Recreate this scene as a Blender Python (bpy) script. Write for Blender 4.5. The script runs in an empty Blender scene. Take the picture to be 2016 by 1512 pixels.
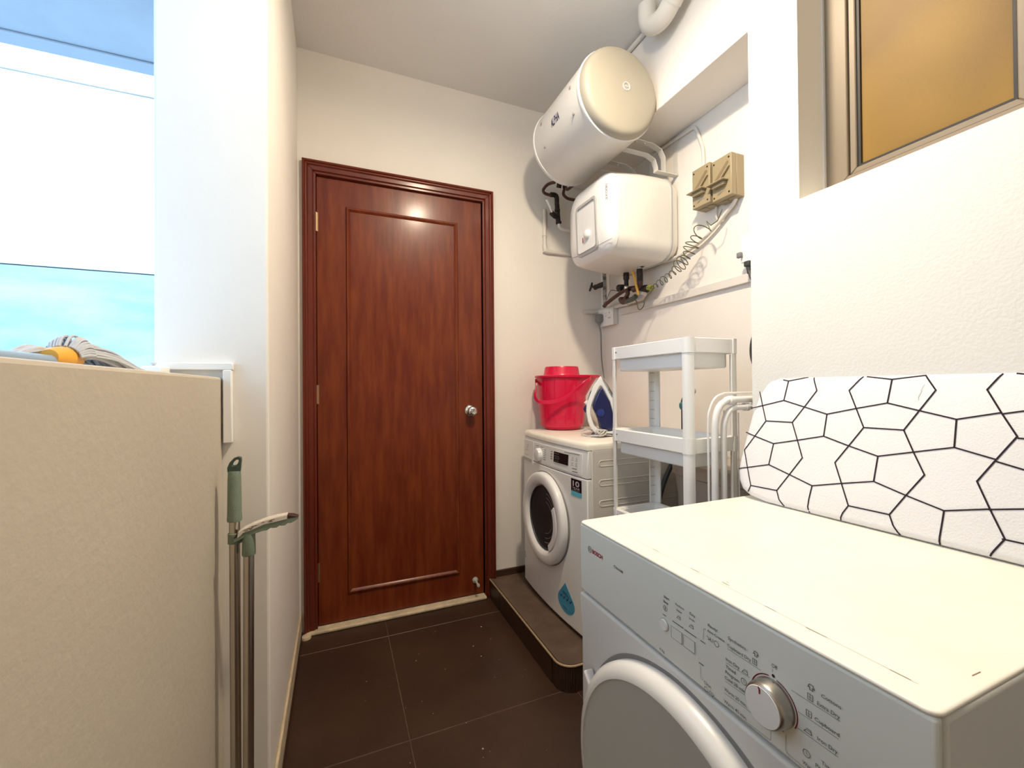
import bpy, bmesh, math, random
from math import sin, cos, pi, radians, atan2, hypot
from mathutils import Vector, Matrix
random.seed(7)
SC = bpy.context.scene
COL = SC.collection

# ------------------------------------------------------------------ camera
YAW, PITCH, ROLL, FPX = .392822, .0071485, -.0084764, 830.85
F = Vector((sin(YAW)*cos(PITCH), cos(YAW)*cos(PITCH), sin(PITCH)))
Rt = Vector((cos(YAW), -sin(YAW), 0)); Up = Rt.cross(F)
R2 = cos(ROLL)*Rt + sin(ROLL)*Up; U2 = -sin(ROLL)*Rt + cos(ROLL)*Up
cd = bpy.data.cameras.new('camera'); cam = bpy.data.objects.new('camera', cd); COL.objects.link(cam)
cd.sensor_width = 36; cd.lens = 36*FPX/2016; cd.clip_start = .02
m = Matrix.Identity(4)
for i in range(3):
    m[i][0] = R2[i]; m[i][1] = U2[i]; m[i][2] = -F[i]
m.translation = Vector((0, 0, 1.145)); cam.matrix_world = m
SC.camera = cam

# ------------------------------------------------------------------ world, lamp, exposure
SKY = 2.25
LAMP_W = 18.0
SC.view_settings.view_transform = 'Standard'; SC.view_settings.look = 'None'
SC.view_settings.exposure = 0.60; SC.view_settings.gamma = 1; SC.view_settings.use_curve_mapping = False
w = bpy.data.worlds.new('sky'); SC.world = w; w.use_nodes = True
nt = w.node_tree; nt.nodes.clear()
def N(t, ty, **k):
    n = t.nodes.new(ty)
    for a, v in k.items():
        if a in n.inputs: n.inputs[a].default_value = v
        else: setattr(n, a, v)
    return n
tc = N(nt, 'ShaderNodeTexCoord'); nz = N(nt, 'ShaderNodeTexNoise', Scale=3.0, Detail=5.0, Roughness=.55)
cr = N(nt, 'ShaderNodeValToRGB'); bg = N(nt, 'ShaderNodeBackground', Strength=SKY); wo = N(nt, 'ShaderNodeOutputWorld')
cr.color_ramp.elements[0].position = .38; cr.color_ramp.elements[0].color = (.40, .67, 1, 1)
cr.color_ramp.elements[1].position = .68; cr.color_ramp.elements[1].color = (.74, .87, 1, 1)
nt.links.new(tc.outputs['Generated'], nz.inputs['Vector']); nt.links.new(nz.outputs[0], cr.inputs[0])
nt.links.new(cr.outputs[0], bg.inputs[0]); nt.links.new(bg.outputs[0], wo.inputs[0])
# the room's ceiling lamp (its fitting is built with the objects)
LX, LY, LZ = .62, .85, 2.60
ld = bpy.data.lights.new('ceiling_lamp_light', 'AREA'); ld.shape = 'DISK'; ld.size = .13; ld.energy = LAMP_W; ld.color = (1.0, .83, .62)
lo = bpy.data.objects.new('ceiling_lamp_light', ld); lo.location = (LX, LY, LZ); COL.objects.link(lo)
l2 = bpy.data.lights.new('ceiling_lamp_side_glow', 'POINT'); l2.shadow_soft_size = .045; l2.energy = LAMP_W*.36; l2.color = (1.0, .83, .62)
lo2 = bpy.data.objects.new('ceiling_lamp_side_glow', l2); lo2.location = (LX, LY, LZ-.03); COL.objects.link(lo2)

# ------------------------------------------------------------------ materials
def mat(name, col, rough=.5, metal=0., var=0., vscale=6., bump=0., bscale=60., coat=0., col2=None, vec=(1, 1, 1), spec=.5, trans=0., emit=0., detail=4.):
    M = bpy.data.materials.new(name); M.use_nodes = True; t = M.node_tree; b = t.nodes['Principled BSDF']
    b.inputs['Base Color'].default_value = (*col, 1); b.inputs['Roughness'].default_value = rough; b.inputs['Metallic'].default_value = metal
    b.inputs['Coat Weight'].default_value = coat; b.inputs['Coat Roughness'].default_value = .17
    b.inputs['Specular IOR Level'].default_value = spec; b.inputs['Transmission Weight'].default_value = trans
    if emit: b.inputs['Emission Color'].default_value = (*col, 1); b.inputs['Emission Strength'].default_value = emit
    tcn = N(t, 'ShaderNodeTexCoord'); mp = N(t, 'ShaderNodeMapping'); mp.inputs['Scale'].default_value = vec
    t.links.new(tcn.outputs['Object'], mp.inputs[0])
    if var or col2:
        n = N(t, 'ShaderNodeTexNoise', Scale=vscale, Detail=detail, Roughness=.6); r = N(t, 'ShaderNodeValToRGB')
        c2 = col2 or tuple(min(1, c*(1-var)) for c in col)
        r.color_ramp.elements[0].position = .35; r.color_ramp.elements[0].color = (*c2, 1)
        r.color_ramp.elements[1].position = .65; r.color_ramp.elements[1].color = (*col, 1)
        t.links.new(mp.outputs[0], n.inputs['Vector']); t.links.new(n.outputs[0], r.inputs[0]); t.links.new(r.outputs[0], b.inputs['Base Color'])
    if bump:
        n2 = N(t, 'ShaderNodeTexNoise', Scale=bscale, Detail=3.0); bp = N(t, 'ShaderNodeBump', Strength=bump, Distance=.004)
        t.links.new(mp.outputs[0], n2.inputs['Vector']); t.links.new(n2.outputs[0], bp.inputs['Height']); t.links.new(bp.outputs[0], b.inputs['Normal'])
    return M
WALL = mat('wall_paint', (.85, .81, .755), .7, var=.04, vscale=2.5, bump=.12, bscale=45)
WALLN = mat('wall_paint_textured', (.84, .83, .79), .7, var=.008, vscale=3, bump=.2, bscale=150)
PARA = mat('parapet_paint', (.56, .50, .41), .75, var=.06, vscale=2, bump=.22, bscale=60)
CEIL = mat('ceiling_paint', (.80, .79, .77), .8, var=.03, vscale=1.5, bump=.2, bscale=50)
SLAB = mat('slab_paint', (.26, .31, .37), .8, var=.08, vscale=4, bump=.4, bscale=20)
FAC = mat('facade_paint', (.90, .92, .92), .7, var=.14, vscale=1.2, vec=(1, 1, 3))
FACB = mat('facade_paint_pale_blue', (.50, .66, .70), .7, col2=(.30, .52, .58), vscale=1.6, vec=(1, 1, 3))
WOOD = mat('varnished_red_brown_wood', (.200, .040, .0095), .36, col2=(.125, .018, .006), vscale=5, bump=.10, bscale=8, spec=.25, coat=.22, vec=(6, 6, .8), detail=8.)
WOODF = mat('varnished_frame_wood', (.150, .020, .008), .36, spec=.3, var=.25, vscale=5, bump=.08, bscale=10, coat=.4, vec=(5, 5, .6))
TILE = mat('dark_brown_tile', (.056, .0275, .0165), .42, var=.35, vscale=3, bump=.15, bscale=140)
GROUT = mat('grout', (.15, .095, .072), .9, var=.4, vscale=12)
LEDGE = mat('ledge_tile', (.13, .085, .058), .5, var=.35, vscale=9, vec=(1, 1, 1), bump=.1, bscale=90)
EDGE = mat('beige_tile_trim', (.42, .31, .19), .45, var=.2)
CREAM = mat('cream_plaster', (.72, .60, .42), .7, var=.25, vscale=20, bump=.6, bscale=40)
WH = mat('white_plastic', (.88, .88, .86), .35)
WH2 = mat('white_gloss_plastic', (.83, .83, .82), .25, coat=.2)
ENAM = mat('white_enamel', (.80, .80, .78), .28, var=.015, vscale=8)
TOPM = mat('aged_white_top', (.87, .85, .78), .38, col2=(.85, .81, .70), vscale=3.5)
PANEL = mat('dryer_panel_white', (.72, .745, .71), .4, var=.02)
DBODY = mat('dryer_body_white', (.70, .71, .70), .38)
DDOOR = mat('dryer_door_white', (.60, .62, .60), .4)
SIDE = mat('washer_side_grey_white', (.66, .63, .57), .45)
BEI = mat('heater_cap_beige', (.39, .36, .295), .5)
HBODY = mat('heater_enamel', (.78, .76, .71), .3, coat=.2)
GREYL = mat('light_grey_plastic', (.45, .45, .44), .4)
GREY = mat('mid_grey_plastic', (.22, .22, .22), .5)
DGREY = mat('dark_grey_rubber', (.045, .045, .05), .5)
BLACK = mat('black_gloss', (.008, .007, .010), .12)
INK = mat('grey_print', (.11, .13, .13), .6)
BINK = mat('black_print', (.012, .012, .014), .6)
RED = mat('red_print', (.36, .012, .03), .5)
NAVY = mat('navy_print', (.02, .015, .10), .5)
CHROME = mat('chrome', (.72, .70, .66), .16, metal=1)
STEEL = mat('brushed_steel', (.60, .55, .48), .22, metal=1)
BRASS = mat('aged_brass', (.5, .36, .2), .4, metal=1)
PIPE = mat('brown_copper_pipe', (.10, .035, .022), .5, var=.4, vscale=40)
VALVE = mat('dark_valve_metal', (.045, .035, .03), .45, metal=.5, var=.5, vscale=60)
PVC = mat('painted_pipe_white', (.74, .71, .66), .45, var=.05)
CABLE = mat('white_cable', (.72, .68, .62), .5)
WIRE = mat('green_yellow_wire', (.10, .078, .022), .45, col2=(.05, .055, .015), vscale=90)
WIREG = mat('green_yellow_bright', (.45, .40, .06), .5, col2=(.10, .15, .03), vscale=90)
YEL = mat('yellow_sleeve', (.72, .42, .06), .5)
SWI = mat('beige_switch_plastic', (.35, .285, .17), .4)
PINK = mat('crimson_plastic', (.68, .004, .055), .32, coat=.15)
BLUE = mat('translucent_blue_plastic', (.008, .014, .085), .15, coat=.5)
BLUE2 = mat('blue_plastic', (.02, .035, .20), .3)
TEAL = mat('teal_plastic', (.05, .18, .22), .5)
SAGE = mat('sage_green_plastic', (.21, .27, .20), .45, var=.08, vscale=60, bump=.3, bscale=350)
DSAGE = mat('dark_green_plastic', (.045, .075, .06), .4)
MOPY = mat('mop_yellow', (.86, .42, .05), .4)
STRING = mat('mop_string', (.58, .60, .64), .9, var=.10, vscale=40)
POLE = mat('pale_blue_pole', (.28, .38, .50), .35)
FABRIC = mat('white_cotton_cover', (.84, .84, .86), .85, bump=.25, bscale=260)
ALU = mat('champagne_aluminium', (.215, .172, .118), .5, metal=.0)
GASK = mat('black_gasket', (.01, .008, .008), .6)
AMB = mat('amber_frosted_glass', (.275, .160, .028), .5, spec=.22, col2=(.165, .095, .022), vscale=3.2, bump=.10, bscale=900, detail=1.0)  # coarse darker mottling imitates the shadow lying across the pane
DROPB = mat('teal_sticker', (.06, .33, .50), .4)
LBLUE = mat('light_blue_sticker', (.12, .48, .60), .4)
LAMPM = mat('lamp_glass', (1.0, .82, .6), .4, emit=3.0)
TUBB = mat('grey_beige_tub', (.42, .36, .31), .5)
DISP = mat('sticker_ink_pale', (.55, .48, .5), .5)
GLASSD = mat('dark_door_glass', (.012, .013, .015), .12, spec=.35)

# ------------------------------------------------------------------ helpers
ORG = {}
def org(p): return ORG.get(p.name, Vector((0, 0, 0))) if p else Vector((0, 0, 0))
def obj(name, bm, m, parent=None, bevel=0., seg=2, smooth=True, label=None, kind=None, sub=0, ang=40):
    bmesh.ops.remove_doubles(bm, verts=bm.verts, dist=1e-6)
    bmesh.ops.recalc_face_normals(bm, faces=bm.faces)
    me = bpy.data.meshes.new(name)
    root = parent
    o0 = org(parent)
    for v in bm.verts: v.co -= o0
    bm.to_mesh(me); bm.free()
    ms = m if isinstance(m, (list, tuple)) else [m]
    for q in ms: me.materials.append(q)
    o = bpy.data.objects.new(name, me); COL.objects.link(o)
    ORG[o.name] = Vector(o0)
    if parent: o.parent = parent
    if smooth:
        for p in me.polygons: p.use_smooth = True
    if bevel:
        b = o.modifiers.new('bevel', 'BEVEL'); b.width = bevel; b.segments = seg; b.limit_method = 'ANGLE'; b.angle_limit = radians(ang)
        b.harden_normals = False
    if sub:
        s = o.modifiers.new('subd', 'SUBSURF'); s.levels = sub; s.render_levels = sub
    if smooth:
        try: me.set_sharp_from_angle(angle=radians(38))
        except Exception: pass
    if label: o['label'] = label
    if kind: o['kind'] = kind
    return o
def thing(name, label, cat, loc, group=None):
    o = bpy.data.objects.new(name, None); COL.objects.link(o); o.location = loc; o.empty_display_size = .05
    o['label'] = label; o['category'] = cat; ORG[o.name] = Vector(loc)
    if group: o['group'] = group
    return o
def tag(o, label, cat, group=None):
    o['label'] = label; o['category'] = cat
    if group: o['group'] = group
    return o
def struct(name, bm, m, parent=None, **k):
    o = obj(name, bm, m, parent, **k)
    if not parent: o['kind'] = 'structure'
    return o
def dup(root, off, label=None):
    c = root.copy(); COL.objects.link(c); c.location = root.location + Vector(off); ORG[c.name] = Vector(c.location)
    if label: c['label'] = label
    def rec(a, b):
        for ch in list(a.children):
            k = ch.copy(); COL.objects.link(k); k.parent = b
            if len(ch.children): rec(ch, k)
    rec(root, c)
    return c
def BM(): return bmesh.new()
def box(bm, x0, x1, y0, y1, z0, z1, mi=0):
    vs = [bm.verts.new(p) for p in ((x0, y0, z0), (x1, y0, z0), (x1, y1, z0), (x0, y1, z0), (x0, y0, z1), (x1, y0, z1), (x1, y1, z1), (x0, y1, z1))]
    for f in ((0, 3, 2, 1), (4, 5, 6, 7), (0, 1, 5, 4), (1, 2, 6, 5), (2, 3, 7, 6), (3, 0, 4, 7)):
        q = bm.faces.new([vs[i] for i in f]); q.material_index = mi
    return bm
def B(*a): return box(BM(), *a)
def loft(bm, rings, caps=(True, True), closed=True, mi=0):
    R = [[bm.verts.new(p) for p in r] for r in rings]; n = len(R[0])
    for a, b in zip(R, R[1:]):
        for i in range(n if closed else n-1):
            j = (i+1) % n
            f = bm.faces.new((a[i], a[j], b[j], b[i])); f.material_index = mi
    if caps[0]: bm.faces.new(R[0][::-1]).material_index = mi
    if caps[1]: bm.faces.new(R[-1]).material_index = mi
    return bm
def smoothpath(pts, n=6):
    P = [Vector(p) for p in pts]
    if len(P) < 3: return P
    out = []
    for i in range(len(P)-1):
        p0 = P[max(i-1, 0)]; p1 = P[i]; p2 = P[i+1]; p3 = P[min(i+2, len(P)-1)]
        for k in range(n):
            t = k/n
            out.append(.5*((2*p1)+(-p0+p2)*t+(2*p0-5*p1+4*p2-p3)*t*t+(-p0+3*p1-3*p2+p3)*t**3))
    out.append(P[-1]); return out
def tube(bm, pts, r, seg=10, sm=0, closed=False, flat=None, caps=True, mi=0):
    P = smoothpath(pts, sm) if sm else [Vector(p) for p in pts]
    n = len(P); rr = r if isinstance(r, (list, tuple)) else [r]*n
    if len(rr) != n: rr = [rr[min(int(i*len(rr)/n), len(rr)-1)] for i in range(n)]
    rings = []; nrm = None
    for i in range(n):
        a = P[i-1] if (i > 0 or closed) else P[i]; b = P[(i+1) % n] if (i < n-1 or closed) else P[i]
        t = (b-a).normalized() if (b-a).length > 1e-9 else Vector((0, 0, 1))
        if nrm is None:
            nrm = t.orthogonal().normalized() if not flat else Vector(flat)
        nrm = (nrm - t*nrm.dot(t)).normalized(); bi = t.cross(nrm)
        rings.append([P[i]+(nrm*cos(2*pi*k/seg)+bi*sin(2*pi*k/seg))*rr[i] for k in range(seg)])
    if closed: rings.append(rings[0]); loft(bm, rings, (False, False), mi=mi)
    else: loft(bm, rings, (caps, caps), mi=mi)
    return bm
def T(pts, r, seg=10, sm=0, **k): return tube(BM(), pts, r, seg, sm, **k)
def lathe(bm, prof, c, ax, seg=40, caps=(True, True), sx=1., sy=1.):
    """prof: (radius, distance along ax); c centre"""
    a = Vector(ax).normalized()
    if abs(a.z) > .9: u = Vector((1, 0, 0)); v = Vector((0, 1, 0))
    elif abs(a.y) > .9: u = Vector((1, 0, 0)); v = Vector((0, 0, 1))
    elif abs(a.x) > .9: u = Vector((0, 1, 0)); v = Vector((0, 0, 1))
    else: u = a.orthogonal().normalized(); v = a.cross(u)
    c = Vector(c)
    return loft(bm, [[c+a*h+(u*cos(2*pi*k/seg)*sx+v*sin(2*pi*k/seg)*sy)*max(r, 1e-4) for k in range(seg)] for r, h in prof], caps)
def Lt(prof, c, ax, seg=40, **k): return lathe(BM(), prof, c, ax, seg, **k)
def prism(bm, poly, fn, d0, d1, mi=0):
    a = [bm.verts.new(fn(x, y, d0)) for x, y in poly]; b = [bm.verts.new(fn(x, y, d1)) for x, y in poly]; n = len(poly)
    bm.faces.new(a[::-1]).material_index = mi; bm.faces.new(b).material_index = mi
    for i in range(n): bm.faces.new((a[i], a[(i+1) % n], b[(i+1) % n], b[i])).material_index = mi
    return bm
def ringprism(bm, outer, inner, fn, d0, d1):
    """two outlines with equal counts"""
    n = len(outer)
    A = [[bm.verts.new(fn(x, y, d)) for x, y in poly] for d in (d0, d1) for poly in (outer, inner)]
    for i in range(n):
        j = (i+1) % n
        bm.faces.new((A[0][i], A[0][j], A[1][j], A[1][i])); bm.faces.new((A[2][i], A[3][i], A[3][j], A[2][j]))
        bm.faces.new((A[0][i], A[2][i], A[2][j], A[0][j])); bm.faces.new((A[1][i], A[1][j], A[3][j], A[3][i]))
    return bm
def rrect(x0, x1, y0, y1, r, n=5):
    out = []
    for cx, cy, a0 in ((x1-r, y1-r, 0), (x0+r, y1-r, 90), (x0+r, y0+r, 180), (x1-r, y0+r, 270)):
        for k in range(n+1):
            a = radians(a0+90*k/n); out.append((cx+r*cos(a), cy+r*sin(a)))
    return out
def ribbon(bm, pts, w_, fn, mi=0, th=0.):
    for (x0, y0), (x1, y1) in zip(pts, pts[1:]):
        dx, dy = x1-x0, y1-y0; L = hypot(dx, dy)
        if L < 1e-7: continue
        ux, uy = dx/L*w_/2, dy/L*w_/2; nx, ny = -uy, ux
        q = [(x0-ux+nx, y0-uy+ny), (x0-ux-nx, y0-uy-ny), (x1+ux-nx, y1+uy-ny), (x1+ux+nx, y1+uy+ny)]
        if th: prism(bm, q, lambda a, b, d: fn(a, b, d), 0, th, mi)
        else: bm.faces.new([bm.verts.new(fn(a, b, 0)) for a, b in q]).material_index = mi
    return bm
def circle(cx, cy, r, n=24, a0=0, a1=360): return [(cx+r*cos(radians(a0+(a1-a0)*k/n)), cy+r*sin(radians(a0+(a1-a0)*k/n))) for k in range(n+1)]
def text(bm, s, xl, xr, yb, h, fn, mi=0, bold=0.):
    """flat lettering: cap height h from baseline yb, spanning xl..xr, mapped to the surface by fn(x, y, 0)"""
    c = bpy.data.curves.new('t', 'FONT'); c.body = s; c.size = 1; c.resolution_u = 3; c.offset = bold
    o = bpy.data.objects.new('t', c); COL.objects.link(o); bpy.context.view_layer.update()
    me = bpy.data.meshes.new_from_object(o.evaluated_get(bpy.context.evaluated_depsgraph_get()))
    xs = [v.co.x for v in me.vertices]; x0, x1 = min(xs), max(xs); sx = (xr-xl)/(x1-x0); sy = h/.70
    vs = [bm.verts.new(fn(xl+(v.co.x-x0)*sx, yb+v.co.y*sy, 0)) for v in me.vertices]
    for p in me.polygons:
        try: bm.faces.new([vs[i] for i in p.vertices]).material_index = mi
        except ValueError: pass
    bpy.data.objects.remove(o); bpy.data.curves.remove(c); bpy.data.meshes.remove(me)
    return bm

# ================================================================== SETTING
CZ = 2.745; YB = 2.195; XL = -.167; XR = 1.51; YF = -1.7
fl = struct('floor', B(-.45, XR+.1, YF, YB+.1, -.06, -.0012), GROUT, smooth=False)
# floor tiles, each a piece
xs = [-.163, .213, .828, 1.165]; ys = [YB, 2.030, 1.405, .78, .155, -.47, -1.095, YF]
for i in range(len(xs)-1):
    for j in range(len(ys)-1):
        if i == 2 and j < 2: continue
        g = .0012
        t = obj('tile', B(xs[i]+(g if i else -.02), xs[i+1]-g, ys[j+1]+g, ys[j]-g, -.012, random.uniform(-.0004, .0004)), TILE, fl, bevel=.001, seg=1, smooth=False)
# far wall with the door opening
bm = BM()
box(bm, -.6, -.10, YB, YB+.15, 0, CZ); box(bm, .74, XR+.15, YB, YB+.15, 0, CZ); box(bm, -.10, .74, YB, YB+.15, 2.165, CZ)
wb = struct('wall_back', bm, WALL, smooth=False)
struct('wall_left', B(-.41, XL, 1.275, YB, 0, CZ), WALL, bevel=.006, smooth=False)
struct('wall_parapet', B(-.415, -.27, YF, 1.2745, 0, 1.176), PARA, bevel=.006, smooth=False)
struct('wall_sky_blocker', B(-2.2, -.4155, -.75, -.6, -2, CZ), WALL, smooth=False)  # unseen wing wall, added to hold sky light off the column
struct('wall_left_rear', B(-.41, -.2705, YF, .30, 1.1765, CZ), WALL, smooth=False)  # unseen; brought forward to cut sky light on column and dryer
struct('wall_far_right', B(XR, XR+.15, .80, YB, 0, CZ), WALL, smooth=False)
struct('wall_beam', B(1.29, XR, .907, YB, 2.342, CZ), WALL, bevel=.004, smooth=False)
# near right wall with window opening Y .31-.734, z 1.635-2.45
bm = BM(); X0, X1 = 1.165, 1.335
box(bm, X0, X1, .757, .905, 0, CZ); box(bm, X0, X1, YF, .32, 0, CZ); box(bm, X0, X1, .32, .757, 0, 1.650); box(bm, X0, X1, .32, .757, 2.5, CZ)
struct('wall_near_right', bm, WALLN, smooth=False)
struct('wall_nook', B(1.335, XR, .70, .80, 0, CZ), WALL, smooth=False)
struct('wall_front', B(-.45, 1.34, YF-.1, YF, 0, CZ), WALL, smooth=False)
struct('ceiling', B(-.415, XR+.15, YF-.1, YB+.15, CZ, CZ+.15), CEIL, smooth=False)
# outside
sl = struct('trim_outside_slab', B(-1.62, -.4155, -2.6, 2.67, CZ, CZ+.18), SLAB, smooth=False)
obj('drip_strip', B(-1.62, -.4155, 2.56, 2.575, CZ-.012, CZ), SLAB, sl, bevel=.004)
wo_ = struct('wall_outside', B(-5.5, -.3, 4.03, 4.25, -2, 6), DGREY, smooth=False)
for z0, z1, mm in ((-2, 2.017, FACB), (2.027, 3.366, FAC), (3.379, 6, FAC)):
    obj('panel', B(-5.5, -.3, 4.0, 4.03, z0, z1), mm, wo_, bevel=.004, smooth=False)
# skirtings
struct('baseboard_left', B(XL, XL+.010, 1.275, YB, .016, .10), CREAM, bevel=.005)
struct('baseboard_left_tile', B(XL, XL+.013, 1.275, YB, 0, .015), TILE, smooth=False)
struct('baseboard_back', B(.80, 1.50, YB-.012, YB, .10, .135), TILE, smooth=False)
# raised ledge (washing machine plinth) with rounded corner
def ledge_poly(off=0.):
    p = [(XR, YB), (.765-off, YB)]
    for k in range(9):
        a = radians(180+90*k/8); p.append((.765+.06+(.06+off)*cos(a), 1.38+.06+(.06+off)*sin(a)))
    p.append((XR, 1.38-off)); return p
lg = struct('trim_washer_ledge', prism(BM(), ledge_poly(), lambda x, y, d: (x, y, d), 0, .096), TILE, smooth=False)
obj('top_slab', prism(BM(), ledge_poly(-.006), lambda x, y, d: (x, y, d), .0965, .101), LEDGE, lg, smooth=False)
e = ledge_poly(.001)[1:]
obj('edge_strip', T([(x, y, .0985) for x, y in e], .0042, 8), EDGE, lg)
for k in range(11):
    a = radians(184+82*k/10); x = .825+.0612*cos(a); y = 1.44+.0612*sin(a)
    d = Vector((cos(a), sin(a), 0)); s = Vector((-sin(a), cos(a), 0))*.0036
    bm = BM(); c = Vector((x, y, 0))
    loft(bm, [[c-s, c+s, c+s+d*.0018, c-s+d*.0018], [q+Vector((0, 0, .093)) for q in (c-s, c+s, c+s+d*.0018, c-s+d*.0018)]])
    obj('tile', bm, TILE, lg, smooth=False)
for y0, y1 in ((1.46, 2.02), (2.024, 2.19)):
    obj('tile', B(.761, .7655, y0, y1, .002, .093), TILE, lg, smooth=False)

# ------------------------------------------------------------------ door
dr = bpy.data.objects.new('door_1', None); COL.objects.link(dr); dr['kind'] = 'structure'; dr.location = (.32, YB, 0); ORG[dr.name] = Vector((.32, YB, 0))
# stepped casing profile: u = distance from outer edge inward, d = protrusion toward the room
prof = [(0, 0), (0, .024), (.010, .026), (.013, .020), (.020, .019), (.024, .014), (.044, .013), (.047, .007), (.058, .006), (.058, -.034), (0, -.034)]
x0, x1, zt = -.147, .798, 2.22
for nm in ('L', 'R', 'T'):
    bm = BM()
    if nm == 'L': ends = [lambda u, d: (x0+u, YB-d, 0), lambda u, d: (x0+u, YB-d, zt-u)]
    elif nm == 'R': ends = [lambda u, d: (x1-u, YB-d, 0), lambda u, d: (x1-u, YB-d, zt-u)]
    else: ends = [lambda u, d: (x0+u, YB-d, zt-u), lambda u, d: (x1-u, YB-d, zt-u)]
    loft(bm, [[f(u, d) for u, d in prof] for f in ends])
    obj('door_frame', bm, WOODF, dr, bevel=.0015, seg=1)
YD = YB+.012
obj('light_leak_board', B(-.0995, .7395, YD+.042, YD+.06, 0, 2.1645), WOODF, dr, smooth=False)  # board added behind the leaf, stops sky light leaking through the hinge gap
lf = obj('door_leaf', B(-.0875, .738, YD, YD+.04, .022, 2.160), WOOD, dr, bevel=.002, seg=1)
obj('door_stop_strip', B(-.0885, .7395, YD+.0, YD+.05, 2.1605, 2.175), WOODF, dr)
# bolection moulding round the sunk panel
pr_ = [(0, 0), (0, .003), (.004, .009), (.010, .010), (.016, .006), (.021, .0), ]
px0, px1, pz0, pz1 = .043, .603, .150, 2.030
def mould(bm, a, b, horizontal, s0, s1):
    pass
corners = [(px0, pz0), (px1, pz0), (px1, pz1), (px0, pz1)]
inn = [(1, 1), (-1, 1), (-1, -1), (1, -1)]
for i in range(4):
    j = (i+1) % 4; bm = BM()
    loft(bm, [[(corners[k][0]+inn[k][0]*u, YD-d, corners[k][1]+inn[k][1]*u) for u, d in pr_] for k in (i, j)])
    obj('moulding', bm, WOOD, lf)
obj('sunk_panel', B(px0+.020, px1-.020, YD-.0008, YD, pz0+.020, pz1-.020), WOOD, lf, smooth=False)
for z in (1.94, 1.117, .274):
    bm = T([(-.0885, YD-.004, z-.045), (-.0885, YD-.004, z+.045)], .0042, 10)
    box(bm, -.0885, -.080, YD-.0022, YD, z-.045, z+.045)
    obj('hinge', bm, BRASS, dr)
kb = obj('knob_rose', Lt([(.033, 0), (.032, .004), (.026, .009), (.014, .012), (.013, .022)], (.667, YD, 1.018), (0, -1, 0), 36), CHROME, dr)
obj('door_knob', Lt([(.013, .020), (.016, .028), (.024, .036), (.026, .046), (.024, .056), (.017, .062), (.012, .063), (.011, .060), (.001, .059)], (.667, YD, 1.018), (0, -1, 0), 36), CHROME, kb)
obj('keyhole', B(.6662, .6678, YD-.0605, YD-.058, 1.013, 1.023), BLACK, kb)
bm = Lt([(.016, 0), (.015, .006), (.008, .010), (.006, .012), (.0055, .050), (.0085, .052), (.0085, .060), (.006, .062)], (.688, YD, .098), (0, -1, -.1), 20)
obj('door_stopper', bm, GREYL, dr)
bm = B(-.146, .742, YB-.030, YB+.03, 0, .017)
th = obj('threshold', bm, CREAM, dr, bevel=.006)
obj('threshold_lump', Lt([(.022, 0), (.02, .01), (.008, .016)], (-.137, YB-.034, 0), (0, 0, 1), 10), CREAM, dr)

# ------------------------------------------------------------------ window
wn = bpy.data.objects.new('window_1', None); COL.objects.link(wn); wn['kind'] = 'structure'; wn.location = (1.25, .52, 1.635); ORG[wn.name] = Vector((1.25, .52, 1.635))
wy0, wy1, wz0, wz1 = .32, .757, 1.650, 2.5
def frame(y0, y1, z0, z1, wd, xa, xb, m_, name, par, bev=.002):
    fn = lambda y, z, d: (d, y, z)
    A = [(y0, z0), (y1, z0), (y1, z1), (y0, z1)]; I_ = [(y0+wd, z0+wd), (y1-wd, z0+wd), (y1-wd, z1-wd), (y0+wd, z1-wd)]
    for i in range(4):
        j = (i+1) % 4
        obj(name, prism(BM(), [A[i], A[j], I_[j], I_[i]], fn, xa, xb), m_, par, bevel=bev, seg=1, smooth=False)
frame(wy0, wy1, wz0, wz1, .057, 1.276, 1.33, ALU, 'window_frame', wn)
frame(wy0+.0585, wy1-.0585, wz0+.0585, wz1-.0585, .0155, 1.284, 1.326, ALU, 'sash_frame', wn)
frame(wy0+.0757, wy1-.0757, wz0+.0757, wz1-.0757, .0058, 1.290, 1.302, GASK, 'gasket', wn, 0)
obj('window_glass', B(1.296, 1.302, wy0+.077, wy1-.077, wz0+.077, wz1-.077), AMB, wn, smooth=False)
obj('sealant_strip', B(1.268, 1.277, wy1-.004, wy1, wz0, wz1), PVC, wn)

# ================================================================== CEILING LAMP (above the frame, it lights the yard)
cl = thing('ceiling_lamp', 'round ceiling lamp with warm glass shade above the washing area', 'lamp', (LX, LY, CZ))
obj('base', Lt([(.075, 0), (.075, -.018), (.06, -.024)], (LX, LY, CZ), (0, 0, 1), 32), WH, cl)
obj('shade_ring', Lt([(.118, .0), (.118, -.10), (.112, -.10), (.112, .0)], (LX, LY, CZ), (0, 0, 1), 40, caps=(False, False)), WH, cl)
obj('bulb_socket', Lt([(.02, 0), (.02, -.05)], (LX, LY, CZ-.02), (0, 0, 1), 16), WH, cl)

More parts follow.
